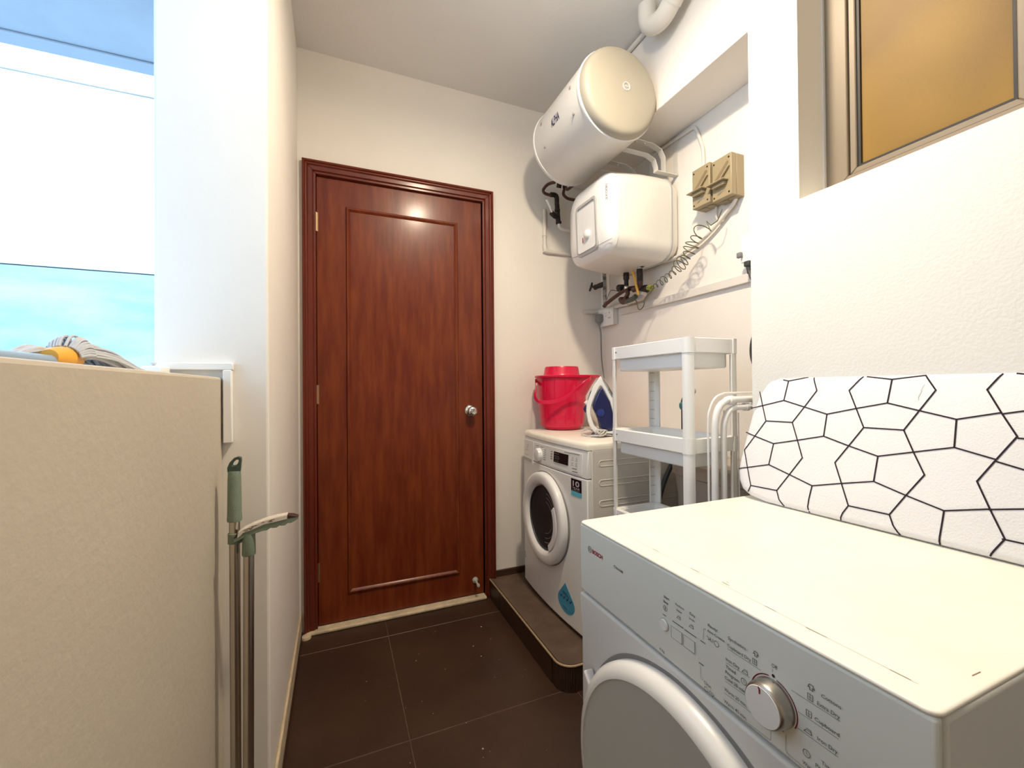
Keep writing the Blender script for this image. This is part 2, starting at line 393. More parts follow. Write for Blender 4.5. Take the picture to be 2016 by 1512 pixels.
# ================================================================== DRYER
DX, DX1, DY0, DY1, DZ = .50, 1.098, .207, .818, .845
dy = thing('tumble_dryer', 'white tumble dryer with round knob, a patterned ironing board standing on its top', 'dryer', (.8, .51, 0))
def ysl(x, y, d): return (x, y, d)
obj('cabinet', B(DX+.012, DX1, DY0, DY1, .012, .8392), DBODY, dy, bevel=.006)
tp = obj('top_panel', prism(BM(), rrect(DX-.0004, DX1, DY0, DY1, .012, 5), ysl, .8395, .845), TOPM, dy, bevel=.0035, seg=4)
obj('top_seam', ribbon(BM(), [(DX+.0345, DY0+.03), (DX+.0345, DY1-.025)], .0006, lambda x, y, d: (x, y, .8452)), mat('seam_tan', (.62, .55, .42), .8), tp, smooth=False)  # thin tan line drawn on the top to mark its seam
for a, b in (((.5346, .53), (.5349, .515)), ((.541, .475), (.540, .462)), ((.533, .345), (.5343, .322)), ((.547, .472), (.5475, .468)), ((.5343, .26), (.5345, .243)), ((.5348, .40), (.5343, .385)), ((.60, .222), (.615, .2215)), ((.5345, .62), (.5346, .605))):
    obj('scuff_mark', ribbon(BM(), [a, b], .0009, lambda x, y, d: (x, y, .8454)), mat('scuff_brown', (.30, .17, .07), .8) if 'scuff_brown' not in bpy.data.materials else bpy.data.materials['scuff_brown'], tp, smooth=False)
# control panel: slightly bowed front
pp = [(DX+.010, .690), (DX, .694), (DX-.001, .76), (DX, .8395), (DX+.012, .8395)]
cp = obj('control_panel', prism(BM(), pp, lambda x, z, d: (x, d, z), DY0+.0015, DY1-.0015), PANEL, dy, bevel=.004)
bm = BM()
fp = [(DX+.012, .012), (DX+.001, .02), (DX+.002, .60), (DX-.003, .675), (DX-.002, .6885), (DX+.012, .689)]
fr = obj('front_panel', prism(bm, fp, lambda x, z, d: (x, d, z), DY0+.0015, DY1-.0015), DBODY, dy, bevel=.004)
# round door
cyd, czd = .520, .408
dd = obj('door', Lt([(.262, .004), (.262, .016), (.256, .026), (.246, .032), (.238, .033), (.233, .030), (.0, .027)], (DX, cyd, czd), (-1, 0, 0), 96), DDOOR, dy)
obj('door_rim', Lt([(.2635, .002), (.2635, .017), (.257, .0272), (.247, .0335), (.238, .0345), (.2375, .0325)], (DX, cyd, czd), (-1, 0, 0), 96, caps=(False, False)), WH2, dd)
obj('door_gap_shade', Lt([(.272, .0), (.270, .0035), (.262, .0035)], (DX, cyd, czd), (-1, 0, 0), 96, caps=(False, False)), GREY, dd)  # grey ring, colour stands in for the shadow in the gap round the door
obj('door_catch', prism(BM(), [(.776, .540), (.770, .547), (.748, .526), (.738, .488), (.747, .492)], lambda y, z, d: (d, y, z), DX-.022, DX-.001), WH2, dd, bevel=.003)
# knob
KY, KZ = .364, .751
kn = obj('knob', Lt([(.0275, .001), (.0272, .004), (.0262, .016), (.0245, .0205), (.023, .0215), (.0, .0222)], (DX, KY, KZ), (-1, 0, 0), 56), mat('knob_silver', (.46, .43, .39), .3, metal=1), dy, label='silver programme knob')
obj('knob_face', Lt([(.0232, .0212), (.0225, .0222), (.0, .0229)], (DX, KY, KZ), (-1, 0, 0), 48), WH2, kn)
pl = lambda off: (lambda a, b, d: (DX-off, a, b))   # a = world Y (mirrored by caller), b = z
fY = lambda x, y, d: (DX-.00155-d, x, y)
bm = BM(); ribbon(bm, [(KY+.0035, KZ+.0222), (KY+.0022, KZ+.0195), (KY+.0022, KZ+.0155)], .0018, lambda x, y, d: (DX-.0232, x, y))
obj('pointer_mark', bm, RED, kn)
bm = BM()
ribbon(bm, circle(KY, KZ, .0298, 20, 100, 205), .0013, fY); ribbon(bm, circle(KY, KZ, .0298, 34, -115, 78), .0013, fY)
obj('red_ring', bm, RED, cp)
# print on the control panel: text x runs towards -Y
def TX(bm, s, yl, yr, z, h, bold=0.): text(bm, s, -yl, -yr, z, h, lambda x, y, d: (DX-.0017, -x, y), bold=bold+.006)
bm = BM()
for s, a, b_, z, h, bo in (('Reduce', .5273, .5093, .7940, .0037, 0), ('Heat', .5250, .5138, .7859, .0036, 0), ('Easy', .4979, .4869, .7934, .0042, 0), ('Iron', .4985, .4890, .7859, .0037, 0),
        ('Ready/', .4633, .4460, .7933, .0040, 0), ('Anti-Crease', .4646, .4350, .7852, .0037, 0), ('6 kg', .5646, .5533, .7020, .0042, 0), ('Clean', .4718, .4588, .7052, .0045, 0),
        ('Synthetics', .4290, .4014, .7932, .0044, 0), ('Cupboard Dry', .4301, .3942, .7825, .0044, 0), ('Iron Dry', .4327, .4116, .7618, .0045, 0), ('Timed', .4333, .4176, .7514, .0045, 0),
        ('Program', .4341, .4122, .7434, .0045, 0), ('Cold 20 min', .4350, .4035, .7352, .0045, 0), ('Warm 20 min.', .4361, .4008, .7180, .0047, 0), ('Warm 40 min.', .4371, .4010, .7010, .0047, 0),
        ('Off', .3654, .3582, .7938, .0048, 0), ('Cottons', .3069, .2868, .7955, .0040, 0), ('Extra Dry', .3116, .2884, .7838, .0044, 0), ('Cupboard', .3145, .2890, .7643, .0042, 0),
        ('Iron Dry', .3118, .2911, .7440, .0045, 0), ('Timed', .3079, .2930, .7206, .0042, 0), ('Program', .3142, .2930, .7125, .0042, 0), ('Warm', .3289, .3160, .7040, .0042, 0), ('Classi', .6909, .6690, .7900, .0056, 0)):
    TX(bm, s, a, b_, z, h, bo)
for p in ([(.4301, .7794), (.3809, .7800)], [(.4328, .7585), (.3970, .7605)], [(.4350, .7319), (.4014, .7329)], [(.4362, .7145), (.3911, .7161)], [(.4368, .6970), (.3681, .7005), (.3676, .7133)],
          [(.3408, .7807), (.2885, .7819)], [(.3331, .7607), (.2902, .7616)], [(.3344, .7408), (.2911, .7415)], [(.3485, .7215), (.3488, .7030), (.3470, .7008), (.2930, .6998)], [(.3645, .7915), (.3645, .7880)],
          [(.4672, .7866), (.4700, .7862), (.4712, .7845), (.4726, .7690)], [(.4779, .7273), (.4780, .7090), (.4768, .7078), (.4745, .7076)]):
    ribbon(bm, p, .0005, fY)
for cy_, cz_, r_ in ((.5505, .7775, .0044), (.4052, .7498, .0040), (.3242, .7190, .0040), (.4488, .7755, .0038), (.4680, .6985, .0034)):
    ribbon(bm, circle(cy_, cz_, r_, 18), .0006, fY)
ribbon(bm, [(.5505, .7752), (.5505, .7798)], .0012, fY)
for cy_, cz_ in ((.4052, .7498), (.3242, .7190)): ribbon(bm, [(cy_, cz_+.0025), (cy_, cz_), (cy_-.0018, cz_-.0014)], .0005, fY)
for cy_, cz_ in ((.3889, .7858), (.3194, .7868), (.3211, .7668)):   # cupboard icons
    ribbon(bm, [(cy_+.0028, cz_-.0034), (cy_-.0028, cz_-.0034), (cy_-.0028, cz_+.0034), (cy_+.0028, cz_+.0034), (cy_+.0028, cz_-.0034)], .0006, fY)
    ribbon(bm, [(cy_, cz_-.0034), (cy_, cz_+.0034)], .0005, fY); ribbon(bm, [(cy_+.0014, cz_), (cy_-.0014, cz_)], .0005, fY)
for cy_, cz_ in ((.5212, .7772), (.4952, .7768), (.4035, .7645), (.3225, .7462)):   # iron icons
    ribbon(bm, [(cy_+.0042, cz_-.0024), (cy_-.0042, cz_-.0024), (cy_-.0034, cz_+.0022), (cy_+.0012, cz_+.0022)], .0007, fY); ribbon(bm, [(cy_+.0042, cz_-.0024), (cy_+.002, cz_+.0004), (cy_-.003, cz_+.0004)], .0006, fY)
for cy_, cz_ in ((.3871, .7966), (.3182, .7985)):   # shirt icons
    ribbon(bm, [(cy_+.0016, cz_-.003), (cy_+.0016, cz_), (cy_+.0034, cz_-.0006), (cy_+.002, cz_+.003), (cy_-.002, cz_+.003), (cy_-.0034, cz_-.0006), (cy_-.0016, cz_), (cy_-.0016, cz_-.003), (cy_+.0016, cz_-.003)], .0008, fY)
ribbon(bm, [(.4655, .778), (.4600, .7752), (.4640, .7738)], .0008, fY); ribbon(bm, [(.4595, .7785), (.4580, .7735)], .0008, fY); ribbon(bm, [(.4560, .7735), (.4545, .779)], .0006, fY)
ribbon(bm, [(.4632, .6960), (.4610, .7015)], .0006, fY); ribbon(bm, [(.4600, .700), (.4570, .695), (.4545, .6985), (.4575, .7005)], .0008, fY)
for a, b_, z, wd in ((.5337, .5115, .7652, .0014), (.5081, .4858, .7646, .0014), (.5558, .5490, .7655, .0013), (.4771, .4688, .7648, .0013), (.4803, .4730, .7302, .0016)): ribbon(bm, [(a, z), (b_, z)], wd, fY)
obj('panel_print', bm, INK, cp, smooth=False)
bm = BM(); TX(bm, 'Start', .5536, .5412, .7944, .0037, .012); TX(bm, 'Stop', .5546, .5433, .7863, .0037, .012); TX(bm, 'xx', .6690, .6619, .7900, .0056, .015)
obj('panel_print', bm, BINK, cp, smooth=False)
bm = BM(); TX(bm, 'BOSCH', .7655, .7285, .7910, .0080, .022); ribbon(bm, circle(.3636, .7835, .0012, 10), .0012, fY)
obj('brand_lettering', bm, RED, cp, smooth=False)
bm = BM(); ribbon(bm, circle(.7752, .7955, .0066, 28), .0008, fY); ribbon(bm, circle(.7772, .7955, .0032, 10, -90, 90), .0007, fY); ribbon(bm, circle(.7732, .7955, .0032, 10, 90, 270), .0007, fY)
ribbon(bm, [(.7772, .7955), (.7732, .7955)], .0007, fY); ribbon(bm, [(.7772, .800), (.7772, .791)], .0006, fY); ribbon(bm, [(.7732, .800), (.7732, .791)], .0006, fY)
obj('brand_emblem', bm, INK, cp, smooth=False)
obj('start_button', Lt([(.0092, .0), (.0092, .0022), (.0080, .0034), (.0, .0030)], (DX-.0008, .5533, .7495), (-1, 0, 0), 32), WH2, cp)
obj('button_ring', Lt([(.0102, .0), (.0102, .0012), (.0094, .0012)], (DX-.0008, .5533, .7495), (-1, 0, 0), 32, caps=(False, False)), GREYL, cp)
for y0, y1 in ((.5140, .5366), (.4882, .5101)):
    obj('push_button', B(DX-.0022, DX-.0005, y0, y1, .7385, .7566), PANEL, cp, smooth=False)
    obj('button_outline', ribbon(BM(), [(y0, .7385), (y1, .7385), (y1, .7566), (y0, .7566), (y0, .7385)], .0006, lambda x, y, d: (DX-.0024, x, y)), INK, cp, smooth=False)

# ================================================================== WASHING MACHINE
WX, WX1, WY0, WY1, WZ0, WZ1 = .93, 1.49, 1.46, 2.085, .112, .915
wm = thing('washing_machine', 'white front-loading washing machine on the dark tiled ledge, red bucket on top', 'washing machine', (1.2, 1.77, .101))
def bowed(z0, z1, bow, off=0.):
    n = 12; pts = []
    for k in range(n+1):
        t = k/n; y = WY0+off+(WY1-WY0-2*off)*t; pts.append((WX-bow*(1-(2*t-1)**2), y))
    return pts
cab = obj('cabinet', B(WX+.022, WX1, WY0, WY1, WZ0, .885), SIDE, wm, bevel=.004)
fb = obj('front_panel', prism(BM(), bowed(0, 0, .018)+[(WX+.0215, WY1), (WX+.0215, WY0)], ysl, WZ0+.005, .766), ENAM, wm, bevel=.004)
# control fascia leans back a little at its top
bm = BM(); n = 12
def fas(z, back):
    return [(x+back, y, z) for x, y in bowed(0, 0, .016)]+[(WX+.0215, WY1, z), (WX+.0215, WY0, z)]
loft(bm, [fas(.7685, .0), fas(.82, .001), fas(.882, .007)])
fc = obj('control_fascia', bm, ENAM, wm, bevel=.003)
bm = BM()
loft(bm, [[(x+.004, y, .8845) for x, y in bowed(0, 0, .016)]+[(WX1, WY1, .8845), (WX1, WY0, .8845)],
          [(x+.004, y, .898) for x, y in bowed(0, 0, .016)]+[(WX1, WY1, .898), (WX1, WY0, .898)],
          [(x+.007, y, .906) for x, y in bowed(0, 0, .016, .002)]+[(WX1-.001, WY1-.002, .906), (WX1-.001, WY0+.002, .906)],
          [(x+.013, y, .912) for x, y in bowed(0, 0, .015, .006)]+[(WX1-.004, WY1-.006, .912), (WX1-.004, WY0+.006, .912)],
          [(x+.024, y, .915) for x, y in bowed(0, 0, .014, .014)]+[(WX1-.01, WY1-.014, .915), (WX1-.01, WY0+.014, .915)]])
obj('top_panel', bm, TOPM, wm)
obj('foot_band', B(WX+.03, WX1-.02, WY0+.02, WY1-.02, .1012, WZ0), BLACK, wm)
# pressed grooves on the side
for z in (.828, .748, .664, .58, .50, .42, .34):
    bm = BM(); ringprism(bm, rrect(.985, 1.40, z-.0135, z+.0135, .0132, 6), rrect(.991, 1.394, z-.0095, z+.0095, .0094, 6), lambda x, zz, d: (x, WY0-d, zz), -.001, .0014)
    obj('side_groove', bm, SIDE, cab, bevel=.001, seg=1)
# porthole
wyc, wzc = 1.798, .527; ex = .0
def ell(prof_, nm, m_, par, caps=(False, False), sx=1.): return obj(nm, Lt(prof_, (WX-.016, wyc, wzc), (-1, 0, 0), 72, caps=caps), m_, par)
rg = ell([(.212, .0), (.212, .020), (.2095, .026), (.203, .0305), (.192, .033), (.172, .0325), (.163, .030), (.152, .016), (.147, .006)], 'porthole_ring', WH2, wm)
ell([(.2165, -.001), (.2165, .0025), (.211, .0025)], 'ring_gap', GREY, rg)
ell([(.149, .008), (.140, .0105), (.118, .0075), (.09, .0055), (.0, .0045)], 'porthole_glass', mat('drum_dark', (.020, .022, .024), .28, spec=.4), rg, caps=(False, True))
ell([(.1475, .010), (.1475, .016), (.143, .016), (.142, .010)], 'glass_rim', DGREY, rg)
for r_, h_ in ((.118, .0080), (.098, .0066), (.075, .0056)):
    obj('glass_ridge', T([(WX-.016-h_, wyc+r_*cos(a), wzc+r_*sin(a)) for a in [radians(100+q*8) for q in range(22)]], .0012, 6), GREY, rg)
bm = BM(); a0, a1 = -58, 38
o_ = [(wyc-.158*cos(radians(a)), wzc+.158*sin(radians(a))) for a in range(a0, a1, 6)]; i_ = [(wyc-.128*cos(radians(a)), wzc+.128*sin(radians(a))) for a in range(a1-8, a0+2, -6)]
obj('porthole_handle', prism(bm, o_+i_, lambda y, z, d: (d, y, z), WX-.048, WX-.032), WH2, rg, bevel=.003)
# fascia details.  washer front mapping: a = world Y, b = z
fW = lambda off: (lambda y, z, d: (WX-.016*(1-((2*(y-WY0)/(WY1-WY0))-1)**2)+.001+max(0, z-.82)*.10-off-d, y, z))
def plate(nm, y0, y1, z0, z1, off, m_, par, n=8):
    bm = BM(); f = fW(off); g_ = fW(-.001)
    rows = []
    for k in range(n+1):
        y = y0+(y1-y0)*k/n; rows.append([f(y, z0, 0), f(y, z1, 0), g_(y, z1, 0), g_(y, z0, 0)])
    loft(bm, rows); return obj(nm, bm, m_, par, smooth=False)
plate('drawer_front', 1.945, 2.072, .752, .866, .0032, ENAM, fc)
plate('fascia_insert', 1.495, 1.935, .778, .866, .0032, ENAM, fc)
plate('detergent_grip', 1.958, 2.066, .757, .775, .0046, GREYL, fc)
plate('display', 1.592, 1.712, .804, .850, .0046, BLACK, fc)
kw = obj('programme_knob', Lt([(.031, 0), (.030, .014), (.027, .020), (.020, .022), (.0, .0225)], (WX-.016, 1.858, .815), (-1, 0, 0), 36), WH2, fc)
bm = BM(); fn = lambda x, y, d: fW(.0055)(-x, y, 0)
def TW(bm, s, yl, yr, z, h, bold=0., off=.0055): text(bm, s, -yl, -yr, z, h, lambda x, y, d: fW(off)(-x, y, 0), bold=bold)
TW(bm, 'Electrolux', 2.036, 2.000, .815, .005); ribbon(bm, [(2.022, .840), (2.010, .846), (2.010, .832), (2.022, .826), (2.022, .838)], .002, fW(.0055)); TW(bm, 'TimeCare', 2.060, 1.995, .789, .003)
for k in range(6):
    ribbon(bm, [(1.812, .843-k*.009), (1.790, .8435-k*.009)], .0022, fW(.0055))
ribbon(bm, [(1.90, .852), (1.870, .8535)], .0022, fW(.0055)); ribbon(bm, [(1.850, .8525), (1.815, .853)], .0022, fW(.0055)); ribbon(bm, [(1.880, .777), (1.860, .777)], .002, fW(.0055))
for k in range(4): ribbon(bm, [(1.735, .846-k*.011), (1.726, .846-k*.011)], .004, fW(.0055))
ribbon(bm, [(1.62, .8585), (1.51, .861)], .0025, fW(.0055))
for y_ in (1.556, 1.528):
    for z_ in (.842, .820): ribbon(bm, circle(y_, z_, .0035, 8), .0012, fW(.0055)); ribbon(bm, [(y_+.008, z_-.0085), (y_-.008, z_-.008)], .0014, fW(.0055))
ribbon(bm, [(1.555, .7985), (1.525, .7995)], .0032, fW(.0055)); ribbon(bm, [(1.556, .786), (1.520, .787)], .0030, fW(.0055))
obj('panel_print', bm, INK, fc, smooth=False)
bm = BM()
for z_ in (.843, .832, .820, .811):
    for y_ in (1.698, 1.685, 1.672): ribbon(bm, [(y_, z_), (y_-.006, z_)], .0025, fW(.0060))
ribbon(bm, [(1.700, .826), (1.655, .826)], .001, fW(.0060))
obj('display_symbols', bm, GREY, fc, smooth=False)
fS = lambda off: (lambda y, z, d: (WX-.018*(1-((2*(y-WY0)/(WY1-WY0))-1)**2)-off-d, y, z))
def splate(nm, y0, y1, z0, z1, off, m_, par):
    bm = BM(); loft(bm, [[fS(off)(y0+(y1-y0)*k/4, z, 0) for z in (z0, z1)] + [fS(-.001)(y0+(y1-y0)*k/4, z, 0) for z in (z1, z0)] for k in range(5)]); return obj(nm, bm, m_, par, smooth=False)
st = splate('warranty_sticker', 1.497, 1.569, .684, .756, .0010, BLACK, fb)
splate('sticker_band', 1.497, 1.569, .684, .704, .0014, LBLUE, st)
bm = BM(); text(bm, '10', -1.556, -1.510, .726, .022, lambda x, y, d: fS(.0018)(-x, y, 0), bold=.02); text(bm, 'YEAR', -1.560, -1.507, .713, .009, lambda x, y, d: fS(.0018)(-x, y, 0)); text(bm, 'WARRANTY', -1.560, -1.507, .7075, .0028, lambda x, y, d: fS(.0018)(-x, y, 0))
obj('sticker_print', bm, DISP, st, smooth=False)
# drop shaped sticker
dp = [(1.622, .288)]
for k in range(17):
    a = radians(30-240*k/16); dp.append((1.618-.066*cos(a)*1.0, .205+.046*sin(a)))
dpl = obj('drop_sticker', prism(BM(), dp, lambda y, z, d: fS(d)(y, z, 0), -.002, .0010), DROPB, fb, smooth=False)
bm = BM()
for k in range(4): ribbon(bm, [(1.664-k*.025, .222), (1.658-k*.025, .216), (1.648-k*.025, .228)], .004, fS(.0014))
ribbon(bm, [(1.640, .246), (1.605, .243)], .003, fS(.0014)); ribbon(bm, [(1.645, .239), (1.595, .235)], .003, fS(.0014)); ribbon(bm, [(1.640, .182), (1.610, .176)], .003, fS(.0014))
obj('sticker_print', bm, NAVY, dpl, smooth=False)
bm = BM(); text(bm, '25', -2.082, -2.062, .235, .03, lambda x, y, d: fS(.0010)(-x, y, 0))
obj('sticker_print', bm, RED, fb, smooth=False)

# ================================================================== BUCKET
bc = thing('mop_bucket', 'crimson plastic mop bucket with wringer insert on the washing machine', 'bucket', (1.13, 2.02, .915))
bx, by = 1.135, 2.03
pf = [(.094, .002), (.098, .004), (.1, .012), (.113, .016), (.118, .03), (.125, .10), (.127, .11), (.131, .19), (.1335, .262), (.1345, .285)]
bd = obj('bucket_body', Lt(pf+[(.130, .285), (.122, .06), (.0, .055)], (bx, by, .915), (0, 0, 1), 56, caps=(True, True)), PINK, bc)
# rim with pouring spout towards the camera's right
hv = Vector((.829, -.559, 0)); nv = Vector((.559, .829, 0))
def rimpts(r, ext):
    out = []
    for k in range(48):
        a = 2*pi*k/48; s = max(0, cos(a))**6; rr = r+ext*s
        out.append(Vector((bx, by, 0))+hv*rr*cos(a)+nv*rr*sin(a))
    return out
bm = BM(); R_ = [[p+Vector((0, 0, z)) for p in rimpts(r, ex_)] for r, ex_, z in ((.134, .055, 1.190), (.1455, .062, 1.194), (.147, .064, 1.203), (.138, .060, 1.206), (.130, .055, 1.202))]
loft(bm, R_, (False, False)); obj('rim', bm, PINK, bc)
bm = BM(); loft(bm, [[p+Vector((0, 0, z)) for p in rimpts(r, ex_)] for r, ex_, z in ((.128, .0, 1.09), (.131, .03, 1.15), (.134, .055, 1.192))], (False, False)); obj('spout', bm, PINK, bc)
wr = obj('wringer', Lt([(.131, .0), (.100, .003), (.096, .012), (.092, .040), (.088, .050), (.082, .050), (.070, .0), (.03, -.05)], (bx, by, 1.203), (0, 0, 1), 48, caps=(False, True), sx=1.), PINK, bc)
for k in range(8):
    a = 2*pi*k/8
    obj('wringer_rib', B(-.002, .002, -.002, .002, 0, .045) if 0 else T([(bx+.0945*cos(a), by+.0945*sin(a), 1.207), (bx+.0905*cos(a), by+.0905*sin(a), 1.250)], .0022, 6), PINK, wr)
for s in (-1, 1):
    obj('handle_lug', Lt([(.012, 0), (.011, .012), (.006, .014)], Vector((bx, by, 1.178))+hv*s*.132, tuple(hv*s), 16), PINK, bc)
hp = [Vector((bx, by, 1.178))+hv*-.146, (.958, 1.990, 1.135), (.942, 1.963, 1.098), (.950, 1.950, 1.072), (.986, 1.925, 1.066), (1.026, 1.900, 1.071), (1.071, 1.878, 1.090), (1.121, 1.855, 1.127), (1.163, 1.838, 1.165), (1.205, 1.850, 1.186), Vector((bx, by, 1.190))+hv*.146]
bm = BM(); P_ = smoothpath(hp, 6); rings = []
for i, p in enumerate(P_):
    t = (P_[min(i+1, len(P_)-1)]-P_[max(i-1, 0)]).normalized(); o = Vector((p.x-bx, p.y-by, 0)).normalized(); o = (o-t*o.dot(t)).normalized(); s = t.cross(o)
    rings.append([p+s*.009+o*.0015, p+s*.009-o*.0015, p-s*.009-o*.0015, p-s*.009+o*.0015])
loft(bm, rings); obj('handle', bm, PINK, bc, bevel=.001, seg=1)
for a in range(5):
    an = radians(200+a*25); obj('rib', T([(bx+.119*cos(an), by+.119*sin(an), .95), (bx+.1345*cos(an), by+.1345*sin(an), 1.185)], .003, 6), PINK, bd)

# ================================================================== IRON
io = Vector((1.13, 1.66, .9155)); ir = thing('steam_iron', 'white and blue steam iron standing on its heel beside the bucket', 'iron', io)
def fi(x, y, d): return io+hv*x+nv*d+Vector((0, 0, y))
out = [(.004, .278), (.020, .255), (.035, .23), (.061, .183), (.068, .14), (.070, .10), (.068, .003), (.040, .001), (-.005, .001), (-.022, .010), (-.042, .036), (-.054, .063), (-.061, .099), (-.0625, .12), (-.060, .15), (-.052, .171), (-.040, .202), (-.029, .231), (-.011, .256)]
inn_ = [(.003, .230), (.010, .226), (.022, .206), (.045, .159), (.050, .14), (.060, .10), (.056, .025), (.035, .022), (-.002, .030), (-.014, .036), (-.028, .050), (-.036, .076), (-.042, .099), (-.042, .118), (-.038, .141), (-.032, .160), (-.022, .185), (-.012, .205), (-.004, .222)]
bm = BM(); ringprism(bm, out, inn_, fi, -.030, .030); obj('shell', bm, WH2, ir, bevel=.008, seg=3, ang=60)
tk = [(.006, .227), (.015, .214), (.045, .157), (.060, .10), (.056, .024), (.014, .030), (-.004, .040), (-.012, .082), (-.020, .105), (-.030, .125), (-.034, .142), (-.026, .168), (-.010, .204)]
obj('water_tank', prism(BM(), tk, fi, -.034, .034), BLUE, ir, bevel=.010, seg=3, ang=60)
obj('tank_seam', prism(BM(), [(x*1.08-.001, (y-.12)*1.04+.12) for x, y in tk], fi, -.026, .026), GREY, ir, bevel=.003)
obj('soleplate', prism(BM(), [(.012, .276), (.042, .232), (.068, .183), (.077, .10), (.075, .004), (.069, .004), (.071, .10), (.062, .183), (.036, .231)], fi, -.045, .045), CHROME, ir, bevel=.003)
obj('thumb_pad', prism(BM(), [(-.032, .219), (-.022, .207), (-.024, .177), (-.041, .138), (-.050, .144), (-.056, .168), (-.044, .204)], fi, -.016, .016), BLUE2, ir, bevel=.005)
obj('spray_button', prism(BM(), [(-.070, .139), (-.056, .148), (-.049, .140), (-.058, .104), (-.072, .111), (-.076, .125)], fi, -.012, .012), BLUE, ir, bevel=.005)
obj('steam_switch', prism(BM(), [(-.074, .153), (-.060, .166), (-.054, .160), (-.060, .146)], fi, -.008, .008), WH2, ir, bevel=.002)
obj('dial', Lt([(.018, 0), (.017, .006), (.0, .007)], fi(.004, .108, -.034), tuple(-nv), 24), BLUE2, ir)
obj('heel', prism(BM(), [(-.045, .0), (.080, .0), (.080, .012), (-.030, .016)], fi, -.040, .040), DGREY, ir, bevel=.004)
bm = BM(); q0 = [(.030, .222), (.050, .186)]
text(bm, 'Tefal', .0, .042, .0, .0075, lambda x, y, d: fi(.0325+x*.52+y*.85, .214-x*.85+y*.52, -.0306)); obj('brand_lettering', bm, GREY, ir, smooth=False)
# flex: wound bundle
bm = BM(); cc = Vector((1.092, 1.598, .934)); pts = []
for k in range(140):
    a = k*.42; pts.append(cc+Vector((cos(a)*(.022+.007*sin(k*.61)), sin(a)*.010+.006*sin(k*.37), .0125*sin(a*1.0+k*.06)+.002)))
tube(bm, pts, .0030, 6)
tube(bm, [(1.075, 1.60, .925), (1.045, 1.655, .9195), (1.055, 1.70, .935), (1.085, 1.69, .945), (1.105, 1.675, .935), (1.12, 1.655, .925)], .0032, 6, 8)
tube(bm, [(1.12, 1.60, .925), (1.150, 1.60, .921), (1.175, 1.59, .9195), (1.195, 1.62, .9195)], .0032, 6, 8)
tube(bm, [(1.06, 1.632, .920), (1.075, 1.612, .922)], .0055, 8)
obj('power_cord', bm, mat('cord_white_fleck', (.78, .76, .72), .8, col2=(.30, .28, .26), vscale=260), ir)

# ================================================================== TROLLEY SHELF
ts = thing('plastic_shelf_unit', 'white plastic four tier shelf unit with open trays, standing between dryer and washing machine', 'shelf', (1.08, 1.15, 0))
tx0, tx1, ty0, ty1 = .962, 1.168, .956, 1.336
tiers = [1.290, .985, .685, .380]
for zt_ in tiers:
    bm = BM(); ringprism(bm, rrect(tx0, tx1, ty0, ty1, .012, 3), rrect(tx0+.018, tx1-.018, ty0+.018, ty1-.018, .010, 3), ysl, zt_-.045, zt_)
    ringprism(bm, rrect(tx0+.0175, tx1-.0175, ty0+.0175, ty1-.0175, .02, 3), rrect(tx0+.021, tx1-.021, ty0+.021, ty1-.021, .018, 3), ysl, zt_-.088, zt_-.004)
    prism(bm, rrect(tx0+.019, tx1-.019, ty0+.019, ty1-.019, .02, 3), ysl, zt_-.090, zt_-.085)
    tr = obj('tray', bm, WH, ts, bevel=.002, seg=1)
    for (yy) in (ty1-.030,): obj('logo_mark', B(tx0-.0006, tx0, yy-.004, yy+.003, zt_-.022, zt_-.017), GREY, tr, smooth=False)
def lpost(cx, cy, sx, sy, z0, z1, w_=.024, t_=.005):
    """quarter-round shell at a corner; (cx,cy) outer corner, sx,sy point inward"""
    n = 6; o_ = [(w_, 0.)]; i_ = [(w_, t_)]; r = .018
    for k in range(n+1):
        a = radians(90*k/n); o_.append((r-r*sin(a), r-r*cos(a))); i_.append((r-(r-t_)*sin(a), r-(r-t_)*cos(a)))
    o_.append((0., w_)); i_.append((t_, w_))
    return prism(BM(), [(cx+sx*x, cy+sy*y) for x, y in o_+i_[::-1]], ysl, z0, z1)
for cx, cy, sx, sy in ((tx0-.002, ty0-.002, 1, 1), (tx0-.002, ty1+.002, 1, -1), (tx1+.002, ty0-.002, -1, 1), (tx1+.002, ty1+.002, -1, -1)):
    zz = [0]+[t_-.047 for t_ in tiers[::-1]]
    for k, t_ in enumerate(tiers[::-1]):
        ps = obj('post', lpost(cx, cy, sx, sy, ([0]+tiers[::-1])[k]+(.001 if k else 0), t_-.0465, .031 if cx > 1.1 else .024), WH, ts)
        if (cx > 1.1 and cy > 1.3):
            for q in range(7):
                z_ = ([0]+tiers[::-1])[k]+.03+q*.036
                if z_ < t_-.06: obj('post_rib', B(cx-.029, cx-.006, cy-.0085, cy-.006, z_, z_+.0015), GREYL, ps, smooth=False)
        obj('corner_collar', lpost(cx-sx*.0012, cy-sy*.0012, sx, sy, t_-.046, t_+.0006, .026, .006), WH, ts)

